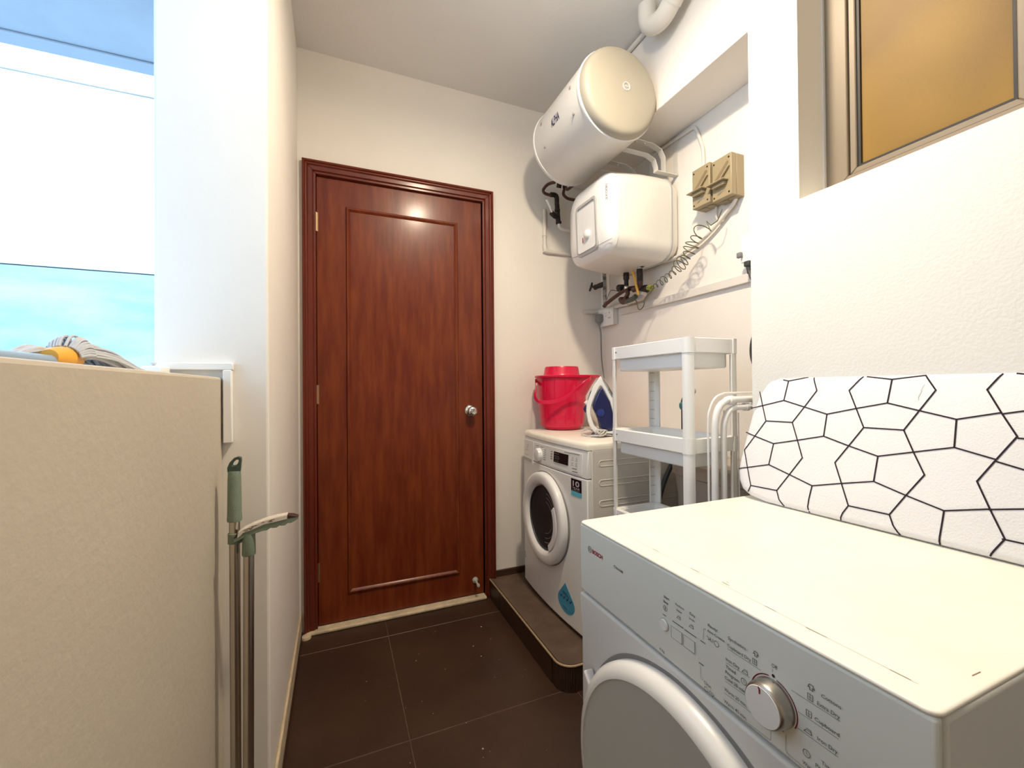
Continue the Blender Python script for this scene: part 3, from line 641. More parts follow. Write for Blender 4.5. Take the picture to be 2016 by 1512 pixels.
# ================================================================== IRONING BOARD
Pb = Vector((.993, .791, .8496)); ub = Vector((.058, -1, 0)).normalized(); nb = Vector((.9512, .0552, -.3012)).normalized(); vb = ub.cross(nb).normalized(); vb = vb if vb.z > 0 else -vb; nb = (nb-ub*nb.dot(ub)).normalized()
ib = thing('ironing_board', 'ironing board with white cover and black geometric lines leaning on the wall', 'ironing board', Pb)
fb_ = lambda u_, v_, d: Pb+ub*u_+vb*(v_+.0129)+nb*d   # d>0 goes behind the face
outl = [(-.008, .300), (.003, .3105), (.025, .3175), (.10, .3195), (.50, .3195), (.66, .300), (.76, .262), (.83, .205), (.85, .155), (.83, .10), (.76, .045), (.66, .008), (.50, -.012), (.09, -.0129), (.045, -.0120), (.0, -.004), (-.022, .008), (-.035, .028), (-.041, .052), (-.0425, .080), (-.039, .135), (-.0335, .208), (-.0226, .267)]
bm = BM(); cen = (.5, .155)
def shr(p, s): 
    x, y = p; L = 1
    return (x+(s if x < .1 else (-s if x > .8 else 0)), y+(s if y < .15 else -s)*min(1, abs(y-.155)/.12))
rings = []
for s, d in ((.012, .0002), (.005, .0025), (.0015, .007), (.0, .013), (.003, .021), (.012, .026)):
    rings.append([fb_(*shr(p, s), d) for p in outl])
loft(bm, rings); cv = obj('padded_cover', bm, FABRIC, ib)
PAT = [[(0.0387, 0.3106), (0.0531, 0.307), (0.0973, 0.3165)], [(0.0531, 0.307), (0.05, 0.2539)], [(-0.0335, 0.2291), (0.05, 0.2539), (0.1031, 0.2383), (0.1561, 0.2226), (0.2133, 0.2393), (0.2684, 0.2538), (0.3223, 0.2394), (0.3779, 0.2249), (0.4344, 0.2411)], [(-0.0192, 0.277), (-0.0048, 0.24), (0.013, 0.196), (0.0808, 0.197), (0.1031, 0.2383), (0.1253, 0.2809), (0.112, 0.3158)], [(0.013, 0.196), (-0.0097, 0.1519), (-0.0313, 0.111), (-0.0136, 0.0652), (0.0046, 0.02), (0.0725, 0.0214), (0.0956, 0.0659), (0.1185, 0.1114), (0.1004, 0.1529), (0.0808, 0.197)], [(-0.0375, 0.1605), (-0.0097, 0.1519), (0.0438, 0.1376), (0.1004, 0.1529), (0.1567, 0.1691), (0.1561, 0.2226)], [(0.0438, 0.1376), (0.0415, 0.0818), (-0.0136, 0.0652), (-0.0405, 0.0576)], [(0.0415, 0.0818), (0.0956, 0.0659), (0.1498, 0.0495), (0.2076, 0.0668), (0.2646, 0.0827), (0.2655, 0.1367), (0.322, 0.1536), (0.3794, 0.1705), (0.3779, 0.2249)], [(0.1567, 0.1691), (0.2101, 0.1523), (0.2655, 0.1367)], [(0.0046, 0.02), (0.0005, 0.0030)], [(0.0725, 0.0214), (0.0817, 0.0012), (0.0930, -0.0110)], [(0.1498, 0.0495), (0.1478, 0.0186), (0.1480, 0.0), (0.1505, -0.0115)], [(0.2164, 0.3150), (0.1939, 0.2817), (0.2133, 0.2393), (0.2328, 0.1965), (0.3021, 0.197), (0.3223, 0.2394), (0.3432, 0.2828), (0.3242, 0.3150), (0.2705, 0.3068), (0.2233, 0.3150)], [(0.2705, 0.3068), (0.2684, 0.2538)], [(0.2328, 0.1965), (0.2101, 0.1523), (0.1886, 0.1109), (0.2076, 0.0668), (0.2267, 0.022), (0.298, 0.022), (0.3193, 0.0657), (0.3428, 0.1112), (0.322, 0.1536), (0.3021, 0.197)], [(0.2646, 0.0827), (0.3193, 0.0657), (0.3762, 0.0502), (0.4331, 0.0679)], [(0.2267, 0.022), (0.2188, 0.005), (0.2140, -0.0115)], [(0.298, 0.022), (0.3060, 0.0030), (0.3160, -0.0115)], [(0.3762, 0.0502), (0.3754, 0.0221), (0.3742, -0.0115)], [(0.4306, 0.3150), (0.4137, 0.284), (0.4344, 0.2411), (0.4558, 0.1995)], [(0.4558, 0.1995), (0.4342, 0.1555), (0.4139, 0.1129), (0.4331, 0.0679), (0.4536, 0.0228)], [(0.3794, 0.1705), (0.4342, 0.1555)], [(0.4536, 0.0228), (0.4380, -0.0100)]]
segs = [(a, b_) for l in PAT for a, b_ in zip(l, l[1:])]
base = [s for s in segs if .2133 <= (s[0][0]+s[1][0])/2 < .4344]
for k in (1, 2):
    segs += [((a[0]+.224*k, a[1]), (b_[0]+.224*k, b_[1])) for a, b_ in base if max(a[0], b_[0]) > .2345 or k > 1]
bm = BM()
def inb(v_): return max(-.0118, min(.3165, v_))
for a, b_ in segs:
    if max(a[0], b_[0]) > .62: continue
    # lift just proud of the cloth, following its rounded edges
    n_ = max(1, int(hypot(a[0]-b_[0], a[1]-b_[1])/.004))
    for i in range(n_):
        p = [(a[0]+(b_[0]-a[0])*t, inb(a[1]+(b_[1]-a[1])*t)) for t in (i/n_, (i+1)/n_)]
        def dep(q):
            e = min(q[1]+.0129, .3195-q[1], q[0]+.0425+.0)
            for (e0, d0_), (e1, d1_) in zip(((-.01, .013), (0, .013), (.0015, .007), (.005, .0025), (.012, .0002)), ((0, .013), (.0015, .007), (.005, .0025), (.012, .0002), (9, .0002))):
                if e <= e1: return d0_+(d1_-d0_)*(e-e0)/(e1-e0) if e > e0 else d0_
            return .0002
        (xa, ya), (xb, yb) = p; L = hypot(xb-xa, yb-ya)
        if L < 1e-6: continue
        nx, ny = -(yb-ya)/L*.00135, (xb-xa)/L*.00135; tx_, ty_ = (xb-xa)/L*.0006, (yb-ya)/L*.0006
        da, db = dep(p[0])-.0010, dep(p[1])-.0010
        bm.faces.new([bm.verts.new(fb_(x, y, d)) for x, y, d in ((xa+nx-tx_, ya+ny-ty_, da), (xa-nx-tx_, ya-ny-ty_, da), (xb-nx+tx_, yb-ny+ty_, db), (xb+nx+tx_, yb+ny+ty_, db))])
obj('printed_lines', bm, mat('cover_ink', (.022, .012, .022), .9), cv, smooth=False)
bm = BM(); ribbon(bm, [(.322, .281), (.318, .268), (.319, .262)], .0008, lambda a, b_, d: fb_(a, b_, -.0006)); ribbon(bm, [(.325, .295), (.320, .281)], .0006, lambda a, b_, d: fb_(a, b_, -.0006))
obj('mark', bm, GREYL, cv, smooth=False)
# ================================================================== FOLDED TUBE RACK
rk = thing('tube_rack', 'white bent tube drying rack folded against the wall between shelf and ironing board', 'rack', (1.12, .95, 0))
Yr = .925
obj('tube_frame', T([(1.029, Yr, .0), (1.030, Yr, .84), (1.0315, Yr, 1.00), (1.036, Yr, 1.05), (1.050, Yr, 1.080), (1.075, Yr, 1.096), (1.11, Yr, 1.101), (1.40, Yr, 1.102), (1.43, Yr, 1.09), (1.44, Yr, 1.05), (1.44, Yr, 0)], .0100, 12, 5), WH2, rk)
obj('tube_frame', T([(1.064, Yr-.003, .0), (1.063, Yr-.003, .84), (1.0635, Yr-.003, 1.00), (1.069, Yr-.003, 1.04), (1.085, Yr-.003, 1.066), (1.108, Yr-.003, 1.076), (1.14, Yr-.003, 1.078), (1.37, Yr-.003, 1.078), (1.40, Yr-.003, 1.06), (1.405, Yr-.003, 1.02), (1.405, Yr-.003, 0)], .0088, 12, 5), WH2, rk)
obj('wire_loop', T([(1.018, Yr+.012, .0), (1.018, Yr+.012, .84), (1.018, Yr+.012, 1.03), (1.026, Yr+.012, 1.075), (1.048, Yr+.012, 1.107), (1.080, Yr+.012, 1.119), (1.12, Yr+.012, 1.121), (1.40, Yr+.012, 1.121)], .0032, 8, 5), WH2, rk)
for x_, zt_ in ((1.085, 1.07), (1.146, 1.06)): obj('rail_wire', T([(x_, Yr+.014, .0), (x_, Yr+.014, zt_)], .0022, 8), WH2, rk)
obj('rail_wire', T([(1.19, Yr, 1.08), (1.19, Yr, 1.098)], .0018, 8), WH2, rk)
for x_, z_, r_ in ((1.096, 1.099, .0140), (1.162, 1.078, .0125)):
    obj('clip', Lt([(r_-.004, -.010), (r_, -.008), (r_, .008), (r_-.004, .010)], (x_, Yr, z_), (1, 0, 0), 18, caps=(True, True)), WH2, rk)

# ================================================================== THINGS BEHIND THE SHELF
tb = thing('plastic_tub', 'grey beige oval laundry tub half hidden behind the white shelf unit', 'tub', (1.36, 1.24, 0))
def oval(cx, cy, a_, b_, z, n=36): return [(cx+a_*(abs(cos(t))**.6)*(1 if cos(t) > 0 else -1), cy+b_*(abs(sin(t))**.6)*(1 if sin(t) > 0 else -1), z) for t in [2*pi*k/n for k in range(n)]]
bm = BM(); loft(bm, [oval(1.365, 1.185, .090, .17, .0), oval(1.365, 1.185, .11, .175, .70), oval(1.365, 1.185, .122, .180, .79), oval(1.365, 1.185, .115, .175, .79), oval(1.365, 1.185, .10, .16, .60)]); 
obj('tub_body', bm, TUBB, tb)
bm = BM(); loft(bm, [oval(1.365, 1.185, .118, .178, .785), oval(1.365, 1.185, .135, .184, .795), oval(1.365, 1.185, .137, .186, .842), oval(1.365, 1.185, .125, .176, .850), oval(1.365, 1.185, .118, .170, .842)], (False, True)); obj('tub_rim', bm, TUBB, tb)
tag(obj('drain_hose', T([(1.382, 1.418, .862), (1.372, 1.422, .845), (1.345, 1.436, .80), (1.30, 1.4465, .70), (1.26, 1.448, .55), (1.25, 1.4465, .35), (1.25, 1.4480, .115)], .0105, 10, 6), DGREY), 'black drain hose slanting down beside the washing machine side', 'hose')
bt = thing('brush_handle', 'dark long handled brush with teal collar leaning behind the white shelf', 'brush', (1.42, 1.437, .101))
obj('shaft', T([(1.416, 1.437, .103), (1.420, 1.437, 1.038)], .0125, 12), DGREY, bt)
obj('collar', Lt([(.013, 0), (.016, .002), (.0205, .012), (.0205, .026), (.014, .034)], (1.420, 1.437, 1.038), (0, 0, 1), 20), TEAL, bt)
obj('tip', Lt([(.014, 0), (.013, .01), (.008, .024), (.003, .032)], (1.420, 1.437, 1.068), (0, 0, 1), 16), DGREY, bt)
tag(obj('wall_hook', Lt([(.011, 0), (.010, .006), (.005, .012), (.006, .02), (.0, .022)], (XR, 1.466, 1.120), (-1, 0, 0), 14), TUBB), 'small brown knob hook on the wall above the brush', 'hook')
tag(obj('rubber_hose', T([(1.36, .99, 1.02), (1.385, .985, 1.015), (1.405, .98, .995), (1.405, .98, .965), (1.39, .985, .945), (1.36, .99, .940), (1.33, .99, .90), (1.33, .98, .5), (1.34, .98, .01)], .0085, 10, 6), GREY), 'dark grey hose loop hanging in the nook behind the tube rack', 'hose')

# ================================================================== CYLINDER WATER HEATER
hc = (1.097, 2.37)
wh = thing('cylinder_water_heater', 'large cream cylinder water heater hung lengthwise under the ceiling by the beam', 'water heater', (hc[0], 1.66, hc[1]))
bd = obj('tank', Lt([(.150, -.012), (.178, -.006), (.187, .004), (.188, .02), (.188, .43), (.187, .445)], (hc[0], 1.905, hc[1]), (0, -1, 0), 72), HBODY, wh)
for yy in (1.885, 1.468):
    obj('rim_band', Lt([(.187, -.007), (.1915, -.004), (.1915, .004), (.187, .007)], (hc[0], yy, hc[1]), (0, -1, 0), 72, caps=(False, False)), WH2, wh)
obj('end_cap', Lt([(.187, 0), (.1865, .010), (.182, .026), (.176, .034), (.168, .0385), (.155, .0405), (.08, .0425), (.0, .043)], (hc[0], 1.463, hc[1]), (0, -1, 0), 72), BEI, wh)
bm = BM(); ringprism(bm, circle(1.112, 2.385, .0175, 28)[:-1], circle(1.112, 2.385, .0148, 28)[:-1], lambda x, z, d: (x, 1.4188-d, z), -.002, .0012); box(bm, 1.104, 1.120, 1.4182, 1.4205, 2.3835, 2.3865)
obj('cap_emblem', bm, WH2, wh)
for y_, an in ((1.530, -156), (1.796, -156), (1.532, 170.5), (1.805, 169.3)):
    a = radians(an); c = Vector((hc[0]+.187*cos(a), y_, hc[1]+.187*sin(a)))
    obj('plug', Lt([(.0075, 0), (.0075, .003), (.005, .005), (.0, .0052)], c, (cos(a), 0, sin(a)), 14), BEI, wh)
bm = BM()
text(bm, 'ALPHA', -1.703, -1.630, 0, .034, lambda x, y, d: (hc[0]-.1893*cos((y-.040)/.188), -x, hc[1]+.1893*sin((y-.040)/.188)), bold=.018)
obj('brand_lettering', bm, NAVY, wh, smooth=False)
# mounting brackets to the wall
for yy in (1.56, 1.76):
    for z_ in ((2.315,) if 0 else (2.27, 2.215)):
        bm = BM(); w_ = .014
        P_ = [Vector(p) for p in ((1.20, yy, z_+.0), (1.36, yy, z_), (1.41, yy, z_-.018), (1.43, yy, z_-.05), (1.43, yy, z_-.12))] if z_ == 2.27 else [Vector(p) for p in ((1.18, yy, z_), (1.33, yy, z_), (1.37, yy, z_-.016), (1.385, yy, z_-.05), (1.385, yy, z_-.065))]
        rings = []
        for i_, p in enumerate(P_):
            t_ = (P_[min(i_+1, len(P_)-1)]-P_[max(i_-1, 0)]).normalized(); nn = Vector((t_.z, 0, -t_.x))*.0016
            rings.append([p+Vector((0, -w_, 0))+nn, p+Vector((0, w_, 0))+nn, p+Vector((0, w_, 0))-nn, p+Vector((0, -w_, 0))-nn])
        loft(bm, rings); obj('bracket_arm', bm, PVC, wh)
    obj('bracket_foot', B(1.383, 1.5095, yy-.014, yy+.014, 2.1475, 2.1505), PVC, wh)
    obj('bracket_plate', B(1.505, 1.5098, yy-.014, yy+.014, 2.145, 2.335), PVC, wh)
    for k in range(3): obj('bolt', Lt([(.005, 0), (.005, .004), (.002, .005)], (1.23+k*.045, yy-.0, 2.2685), (0, 0, -1), 8), WH2, wh)
# pipes under the far end
ax_, ay_ = 1.105, 2.04
ph = thing('inlet_pipes', 'brown inlet pipes and stop valve at the far end of the cylinder heater', 'pipes', (1.15, 2.13, 2.1))
obj('elbow_fitting', T([(1.150, 1.90, 2.285), (1.152, 1.99, 2.285), (1.155, 2.06, 2.284), (1.156, 2.08, 2.262)], .014, 12, 5), VALVE, ph)
obj('bent_pipe', T([(1.132, 2.08, 2.290), (1.110, 2.12, 2.292), (1.085, 2.13, 2.262), (1.093, 2.13, 2.243), (1.125, 2.13, 2.238), (1.150, 2.13, 2.240)], .0085, 10, 6), PIPE, ph)
obj('elbow_fitting', T([(1.132, 2.13, 2.241), (1.158, 2.13, 2.243), (1.170, 2.13, 2.230), (1.171, 2.13, 2.19)], .0135, 12, 5), VALVE, ph)
obj('union_nut', Lt([(.013, 0), (.017, .002), (.017, .016), (.013, .018)], (1.173, 2.13, 2.165), (0, 0, -1), 8), VALVE, ph)
obj('valve_body', T([(1.172, 2.13, 2.19), (1.176, 2.13, 2.13), (1.180, 2.13, 2.08)], .014, 12), VALVE, ph)
obj('valve_branch', T([(1.180, 2.13, 2.115), (1.150, 2.12, 2.118), (1.125, 2.11, 2.128)], .014, 12), VALVE, ph)
obj('union_nut', Lt([(.012, 0), (.017, .002), (.017, .012), (.012, .014)], (1.181, 2.13, 2.095), (0, 0, -1), 8), VALVE, ph)
obj('valve_lever', T([(1.122, 2.10, 2.128), (1.106, 2.09, 2.150), (1.085, 2.09, 2.188)], [.005, .006, .008], 10), WH, ph)
obj('bent_pipe', T([(1.200, 1.90, 2.25), (1.206, 2.06, 2.255), (1.212, 2.10, 2.285), (1.214, 2.13, 2.262), (1.228, 2.13, 2.244), (1.255, 2.13, 2.236), (1.33, 2.13, 2.236)], .0085, 10, 6), PIPE, ph)
obj('fitting', Lt([(.011, 0), (.013, .003), (.013, .022), (.010, .026)], (1.208, 2.10, 2.300), (0, 0, -1), 12), VALVE, ph)
tag(obj('white_branch_pipe', T([(1.183, 2.13, 2.082), (1.186, 2.13, 2.066), (1.200, 2.13, 2.055), (1.235, 2.13, 2.052), (1.42, 2.13, 2.052)], .0092, 12, 5), PVC), 'short white bent pipe below the stop valve, beside the box heater', 'pipe')
up = thing('wall_riser_pipe', 'white painted pipe bent in an L on the far wall left of box heater', 'pipe', (1.12, YB-.012, 2.0))
obj('pipe', T([(1.118, YB-.012, 2.175), (1.118, YB-.012, 2.0), (1.119, YB-.012, 1.955), (1.124, YB-.012, 1.938), (1.142, YB-.012, 1.931), (1.46, YB-.012, 1.930)], .0105, 12, 5), PVC, up)
obj('pipe_elbow', T([(1.118, YB-.012, 1.972), (1.119, YB-.012, 1.952), (1.125, YB-.012, 1.937), (1.142, YB-.012, 1.931), (1.158, YB-.012, 1.931)], .0128, 12, 5), PVC, up)
obj('pipe_clip', Lt([(.0135, 0), (.0135, .010)], (1.118, YB-.012, 2.03), (0, 0, -1), 12), PVC, up)

# ================================================================== BOX WATER HEATER
bh = thing('box_water_heater', 'square rounded white water heater with front dial below the cylinder heater', 'water heater', (XR, 1.73, 1.94))
hy, hz = 1.728, 1.937
def sq(x, half, r, dz=0., n=7, sy_=1.):
    return [(x, hy+p[0]*sy_, hz+dz+p[1]) for p in rrect(-half, half, -half, half, r, n)]
bm = BM()
loft(bm, [sq(1.500, .150, .06), sq(1.498, .183, .07), sq(1.46, .196, .075), sq(1.452, .199, .075)])
obj('back_shell', bm, HBODY, bh)
bm = BM(); loft(bm, [sq(1.455, .199, .075), sq(1.452, .2025, .078), sq(1.444, .2025, .078), sq(1.441, .199, .075)]); obj('seam_band', bm, GREYL, bh)
bm = BM(); loft(bm, [sq(1.4435, .199, .075), sq(1.40, .2005, .077), sq(1.30, .1985, .078), sq(1.22, .193, .078), sq(1.17, .188, .080), sq(1.145, .180, .080)], (True, True)); obj('body', bm, HBODY, bh)
# front cover, bulging
bm = BM(); loft(bm, [sq(1.158, .1865, .080), sq(1.142, .184, .082), sq(1.128, .175, .084), sq(1.113, .155, .082), sq(1.104, .11, .07), sq(1.101, .05, .04)]); fc2 = obj('front_cover', bm, WH2, bh)
def face_x(y, z):
    r = max(abs(y-hy), abs(z-hz)); 
    for (h0, x0_), (h1, x1_) in zip(((0, 1.1005), (.05, 1.101), (.11, 1.104), (.155, 1.113), (.175, 1.128)), ((.05, 1.101), (.11, 1.104), (.155, 1.113), (.175, 1.128), (.2, 1.15))):
        if r <= h1: return x0_+(x1_-x0_)*(r-h0)/(h1-h0)
    return 1.15
bm = BM(); q = [(1.552, 1.800), (1.60, 1.792), (1.66, 1.789), (1.72, 1.788), (1.78, 1.790), (1.84, 1.796), (1.885, 1.803)]
ribbon(bm, q, .0022, lambda y, z, d: (face_x(y, z)-.0012, y, z)); obj('cover_seam', bm, GREY, fc2, smooth=False)
po = rrect(1.628, 1.802, 1.778, 2.025, .022, 4); pi_ = rrect(1.640, 1.789, 1.793, 2.010, .014, 4)
bm = BM(); ringprism(bm, po, pi_, lambda y, z, d: (face_x(y, z)-d, y, z), -.004, .0085); obj('panel_bezel', bm, GREYL, bh, bevel=.0015, seg=1)
obj('panel_plate', prism(BM(), pi_, lambda y, z, d: (1.1045-d, y, z), 0, .004), WH2, bh, smooth=False)
obj('dial', Lt([(.0225, 0), (.0215, .008), (.014, .016), (.006, .018), (.0, .018)], (1.1005, 1.703, 1.865), (-1, 0, 0), 28), WH2, bh)
obj('pilot_light', B(1.0985, 1.1005, 1.743, 1.747, 1.838, 1.862), RED, bh)
bm = BM(); text(bm, 'axonic', 1.978, 2.055, 1.566, .0125, lambda x, y, d: (face_x(y, x)-.0012, y, x)); obj('brand_lettering', bm, GREY, fc2, smooth=False)
# outlets and fittings below
op = thing('heater_outlet_pipes', 'brown pipes, elbows and black unions under the box water heater', 'pipes', (1.42, 1.75, 1.65))
def union(nm, x, y, z0, z1, r, m_): return obj(nm, Lt([(r*.85, 0), (r, .003), (r, abs(z1-z0)-.003), (r*.85, abs(z1-z0))], (x, y, z0), (0, 0, -1), 10), m_, op)
union('outlet_nut', 1.40, 1.805, 1.752, 1.730, .0155, PIPE); union('union_nut', 1.40, 1.805, 1.733, 1.700, .0155, VALVE)
obj('connector', T([(1.40, 1.805, 1.70), (1.40, 1.805, 1.665)], .0115, 12), VALVE, op); union('metal_tail', 1.40, 1.805, 1.668, 1.650, .0125, CHROME)
union('outlet_nut', 1.40, 1.700, 1.765, 1.752, .0165, WH2); union('union_nut', 1.40, 1.700, 1.752, 1.735, .0150, VALVE); union('white_washer', 1.40, 1.700, 1.735, 1.727, .0155, WH2)
obj('relief_valve', T([(1.40, 1.700, 1.73), (1.40, 1.698, 1.67), (1.40, 1.697, 1.665)], .0150, 12), VALVE, op)
obj('relief_knob', T([(1.40, 1.70, 1.742), (1.40, 1.672, 1.740)], .0085, 10), VALVE, op)
obj('elbow_fitting', T([(1.40, 1.700, 1.675), (1.40, 1.698, 1.655), (1.405, 1.715, 1.644), (1.41, 1.76, 1.640)], .0145, 12, 5), PIPE, op)
obj('bent_pipe', T([(1.40, 1.805, 1.655), (1.40, 1.800, 1.640), (1.40, 1.795, 1.625), (1.41, 1.83, 1.604), (1.42, 1.852, 1.606), (1.42, 1.86, 1.618)], .0115, 12, 6), PIPE, op)
obj('elbow_fitting', T([(1.41, 1.865, 1.612), (1.405, 1.85, 1.598), (1.40, 1.825, 1.590), (1.40, 1.795, 1.600)], .0145, 12, 5), PIPE, op)
obj('brass_tail', T([(1.40, 1.825, 1.588), (1.40, 1.76, 1.590), (1.40, 1.73, 1.600)], .0125, 10, 4), mat('verdigris', (.09, .11, .085), .5, metal=.3), op)
obj('brown_sleeve', T([(1.42, 2.035, 1.602), (1.42, 2.015, 1.614), (1.42, 1.92, 1.640), (1.42, 1.83, 1.660)], .0105, 12, 4), PIPE, op)
obj('cross_pipe', T([(1.42, 1.84, 1.660), (1.42, 1.75, 1.648), (1.42, 1.665, 1.618)], .0125, 12), VALVE, op)
obj('tee_fitting', T([(1.42, 1.895, 1.680), (1.42, 1.86, 1.672)], .0185, 12), VALVE, op)
obj('end_nut', Lt([(.014, 0), (.0175, .003), (.0175, .03), (.014, .034)], (1.42, 1.690, 1.632), (0, -1, -.2), 10), VALVE, op)
obj('thin_pipe', T([(1.45, 1.88, 1.78), (1.45, 1.878, 1.69)], .0055, 8), STEEL, op); obj('thin_pipe', T([(1.45, 1.862, 1.78), (1.45, 1.860, 1.69)], .0058, 8), PIPE, op)
obj('yellow_sleeve', T([(1.375, 1.722, 1.722), (1.372, 1.706, 1.690), (1.372, 1.695, 1.650), (1.378, 1.690, 1.615), (1.385, 1.695, 1.600)], .0062, 10, 5), YEL, op)
obj('bonding_strap', T([(1.43, 2.02, 1.64), (1.43, 1.985, 1.684), (1.43, 1.93, 1.672), (1.43, 1.89, 1.655), (1.43, 1.86, 1.66)], .0018, 6, 6), VALVE, op)
# far riser with tap, in the corner
tv = thing('stop_tap', 'black handled stop tap on the riser pipe in the far corner', 'tap', (1.44, 2.10, 1.72))
obj('riser', T([(1.44, 2.06, 1.86), (1.44, 2.055, 1.74), (1.44, 2.055, 1.66), (1.43, 2.035, 1.605)], .0105, 12, 4), mat('flaking_pipe', (.50, .49, .46), .6, col2=(.05, .045, .04), vscale=45), tv)
obj('riser', T([(1.455, 2.03, 1.84), (1.455, 2.035, 1.72), (1.455, 2.035, 1.62)], .006, 10, 4), PVC, tv)
obj('tap_body', T([(1.44, 2.06, 1.74), (1.425, 2.10, 1.735), (1.42, 2.125, 1.733)], [.016, .014, .016], 10, 3), VALVE, tv)
obj('tap_spindle', T([(1.42, 2.12, 1.733), (1.415, 2.150, 1.742)], .006, 8), VALVE, tv)
obj('tap_handle', T([(1.41, 2.140, 1.765), (1.412, 2.152, 1.742), (1.414, 2.172, 1.722)], [.005, .0075, .006], 8), BLACK, tv)
# low white pipe round the corner
lp = thing('corner_pipe', 'white painted pipe running along the wall above the socket into the corner', 'pipe', (1.49, 1.9, 1.605))
obj('pipe', T([(1.378, YB-.014, 1.592), (1.40, YB-.016, 1.594), (1.47, YB-.02, 1.600), (1.488, YB-.04, 1.603), (1.49, 2.10, 1.604), (1.49, 1.83, 1.606), (1.486, 1.79, 1.606), (1.482, 1.765, 1.612), (1.465, 1.745, 1.622), (1.43, 1.735, 1.625)], .0115, 12, 5), PVC, lp)
obj('pipe_socket', T([(1.49, 1.93, 1.6045), (1.49, 1.905, 1.605)], .0148, 12), PVC, lp)
obj('pipe_elbow', T([(1.475, YB-.021, 1.600), (1.488, YB-.04, 1.603), (1.49, 2.13, 1.604)], .0138, 12, 4), PVC, lp)

# green/yellow coiled wire
cw = thing('coiled_wire', 'green yellow earth wire coiled like a spring below the isolator switches', 'wire', (1.42, 1.4, 1.75))
cl_ = smoothpath([(1.430, 1.310, 1.815), (1.425, 1.350, 1.790), (1.42, 1.375, 1.765), (1.42, 1.392, 1.735), (1.42, 1.42, 1.705), (1.42, 1.455, 1.685), (1.42, 1.50, 1.658), (1.42, 1.56, 1.640), (1.42, 1.62, 1.625)], 30)
pts = []; turns = 14; n = len(cl_)
for i, p in enumerate(cl_):
    t = i/(n-1); a = 2*pi*turns*(t**1.35); r = .034*(1-t)**.35+.010 if t < .97 else .012
    r = (.036 if t < .55 else .036-.023*(t-.55)/.45)*(.8+.2*sin(t*23))
    tg = (cl_[min(i+1, n-1)]-cl_[max(i-1, 0)]).normalized(); u_ = tg.cross(Vector((1, 0, 0))).normalized()
    pts.append(p+u_*r*cos(a)+Vector((1, 0, 0))*r*.8*sin(a))
obj('coil', tube(BM(), [(1.45, 1.251, 1.86), (1.44, 1.252, 1.84), (1.435, 1.262, 1.815), (1.43, 1.290, 1.806), (1.43, 1.312, 1.832)]+pts, .0020, 6), WIRE, cw)
obj('wire_tail', T([(1.42, 1.620, 1.62), (1.415, 1.64, 1.60), (1.40, 1.662, 1.575), (1.40, 1.670, 1.545), (1.40, 1.69, 1.528), (1.40, 1.712, 1.532), (1.40, 1.722, 1.565), (1.40, 1.74, 1.585), (1.40, 1.77, 1.590), (1.40, 1.80, 1.578)], .0022, 6, 8), WIRE, cw)
obj('wire_wrap', tube(BM(), [(1.42+.014*cos(k*.9), 1.63+k*.0011, 1.622+k*.0002+.014*sin(k*.9)) for k in range(52)], .0020, 6), WIREG, cw)

# ================================================================== ISOLATOR SWITCHES
sw = thing('isolator_switch', 'beige rotary isolator switch box, the one nearer the water heaters', 'switch', (XR, 1.345, 1.99), 'isolator switches on the wall')
sy0, sy1, sz0, sz1 = 1.297, 1.390, 1.908, 2.076
obj('back_box', B(1.462, 1.509, sy0, sy1, sz0, sz1), SWI, sw, bevel=.003)
cvx = obj('cover', B(1.434, 1.461, sy0, sy1, sz0, sz1), SWI, sw, bevel=.003)
for y_ in (sy0+.012, sy1-.010):
    for z_ in (sz0+.014, sz1-.016): obj('screw', Lt([(.0035, 0), (.0035, .0012), (.0, .0012)], (1.434, y_, z_), (-1, 0, 0), 10), BLACK, sw)
kc_y, kc_z = (sy0+sy1)/2, 1.985
def rot(pts_, a):
    c_, s_ = cos(a), sin(a); return [(kc_y+x*c_-y*s_, kc_z+x*s_+y*c_) for x, y in pts_]
def bar(y0_, z0_, y1_, z1_, w_):
    dy_, dz_ = y1_-y0_, z1_-z0_; L_ = hypot(dy_, dz_); ny_, nz_ = -dz_/L_*w_/2, dy_/L_*w_/2
    return [(y0_+ny_, z0_+nz_), (y0_-ny_, z0_-nz_), (y1_-ny_, z1_-nz_), (y1_+dy_/L_*w_*.4, z1_+dz_/L_*w_*.4), (y1_+ny_, z1_+nz_)]
obj('recess_shade_plate', prism(BM(), bar(sy1-.004, 1.976, sy0+.018, 2.043, .014), lambda y, z, d: (d, y, z), 1.4334, 1.436), mat('switch_shadow_beige', (.23, .175, .10), .5), sw, smooth=False)  # flat plate, its darker beige stands in for the shade of a recess
obj('pointer_fin', prism(BM(), bar(sy0+.046, 1.986, sy0+.008, 2.022, .004), lambda y, z, d: (d, y, z), 1.424, 1.434), SWI, sw, bevel=.001)
obj('handle_bar', B(1.402, 1.434, sy0+.014, sy1+.004, 1.969, 1.974), SWI, sw, bevel=.002)
obj('handle_hub', B(1.416, 1.434, sy0+.022, sy1-.014, 1.954, 1.9688), SWI, sw, bevel=.003)
bm = BM(); ribbon(bm, [(sy1-.028, 1.929), (sy1-.055, 1.938)], .004, lambda y, z, d: (1.4332, y, z)); ribbon(bm, circle(sy1-.036, 1.934, .006, 10), .0015, lambda y, z, d: (1.4332, y, z)); ribbon(bm, [(sy1-.062, 1.937), (sy1-.062, 1.930)], .002, lambda y, z, d: (1.4332, y, z))
obj('marking', bm, GREY, sw, smooth=False)
for y_ in (sy0+.028, sy1-.030): obj('cable_knockout', Lt([(.017, 0), (.017, .003), (.012, .003), (.0, .002)], (1.478, y_, sz0), (0, 0, -1), 20), SWI, sw)
sw2 = dup(sw, (.006, -.100, -.008), 'beige rotary isolator switch box, the one nearer the white column')

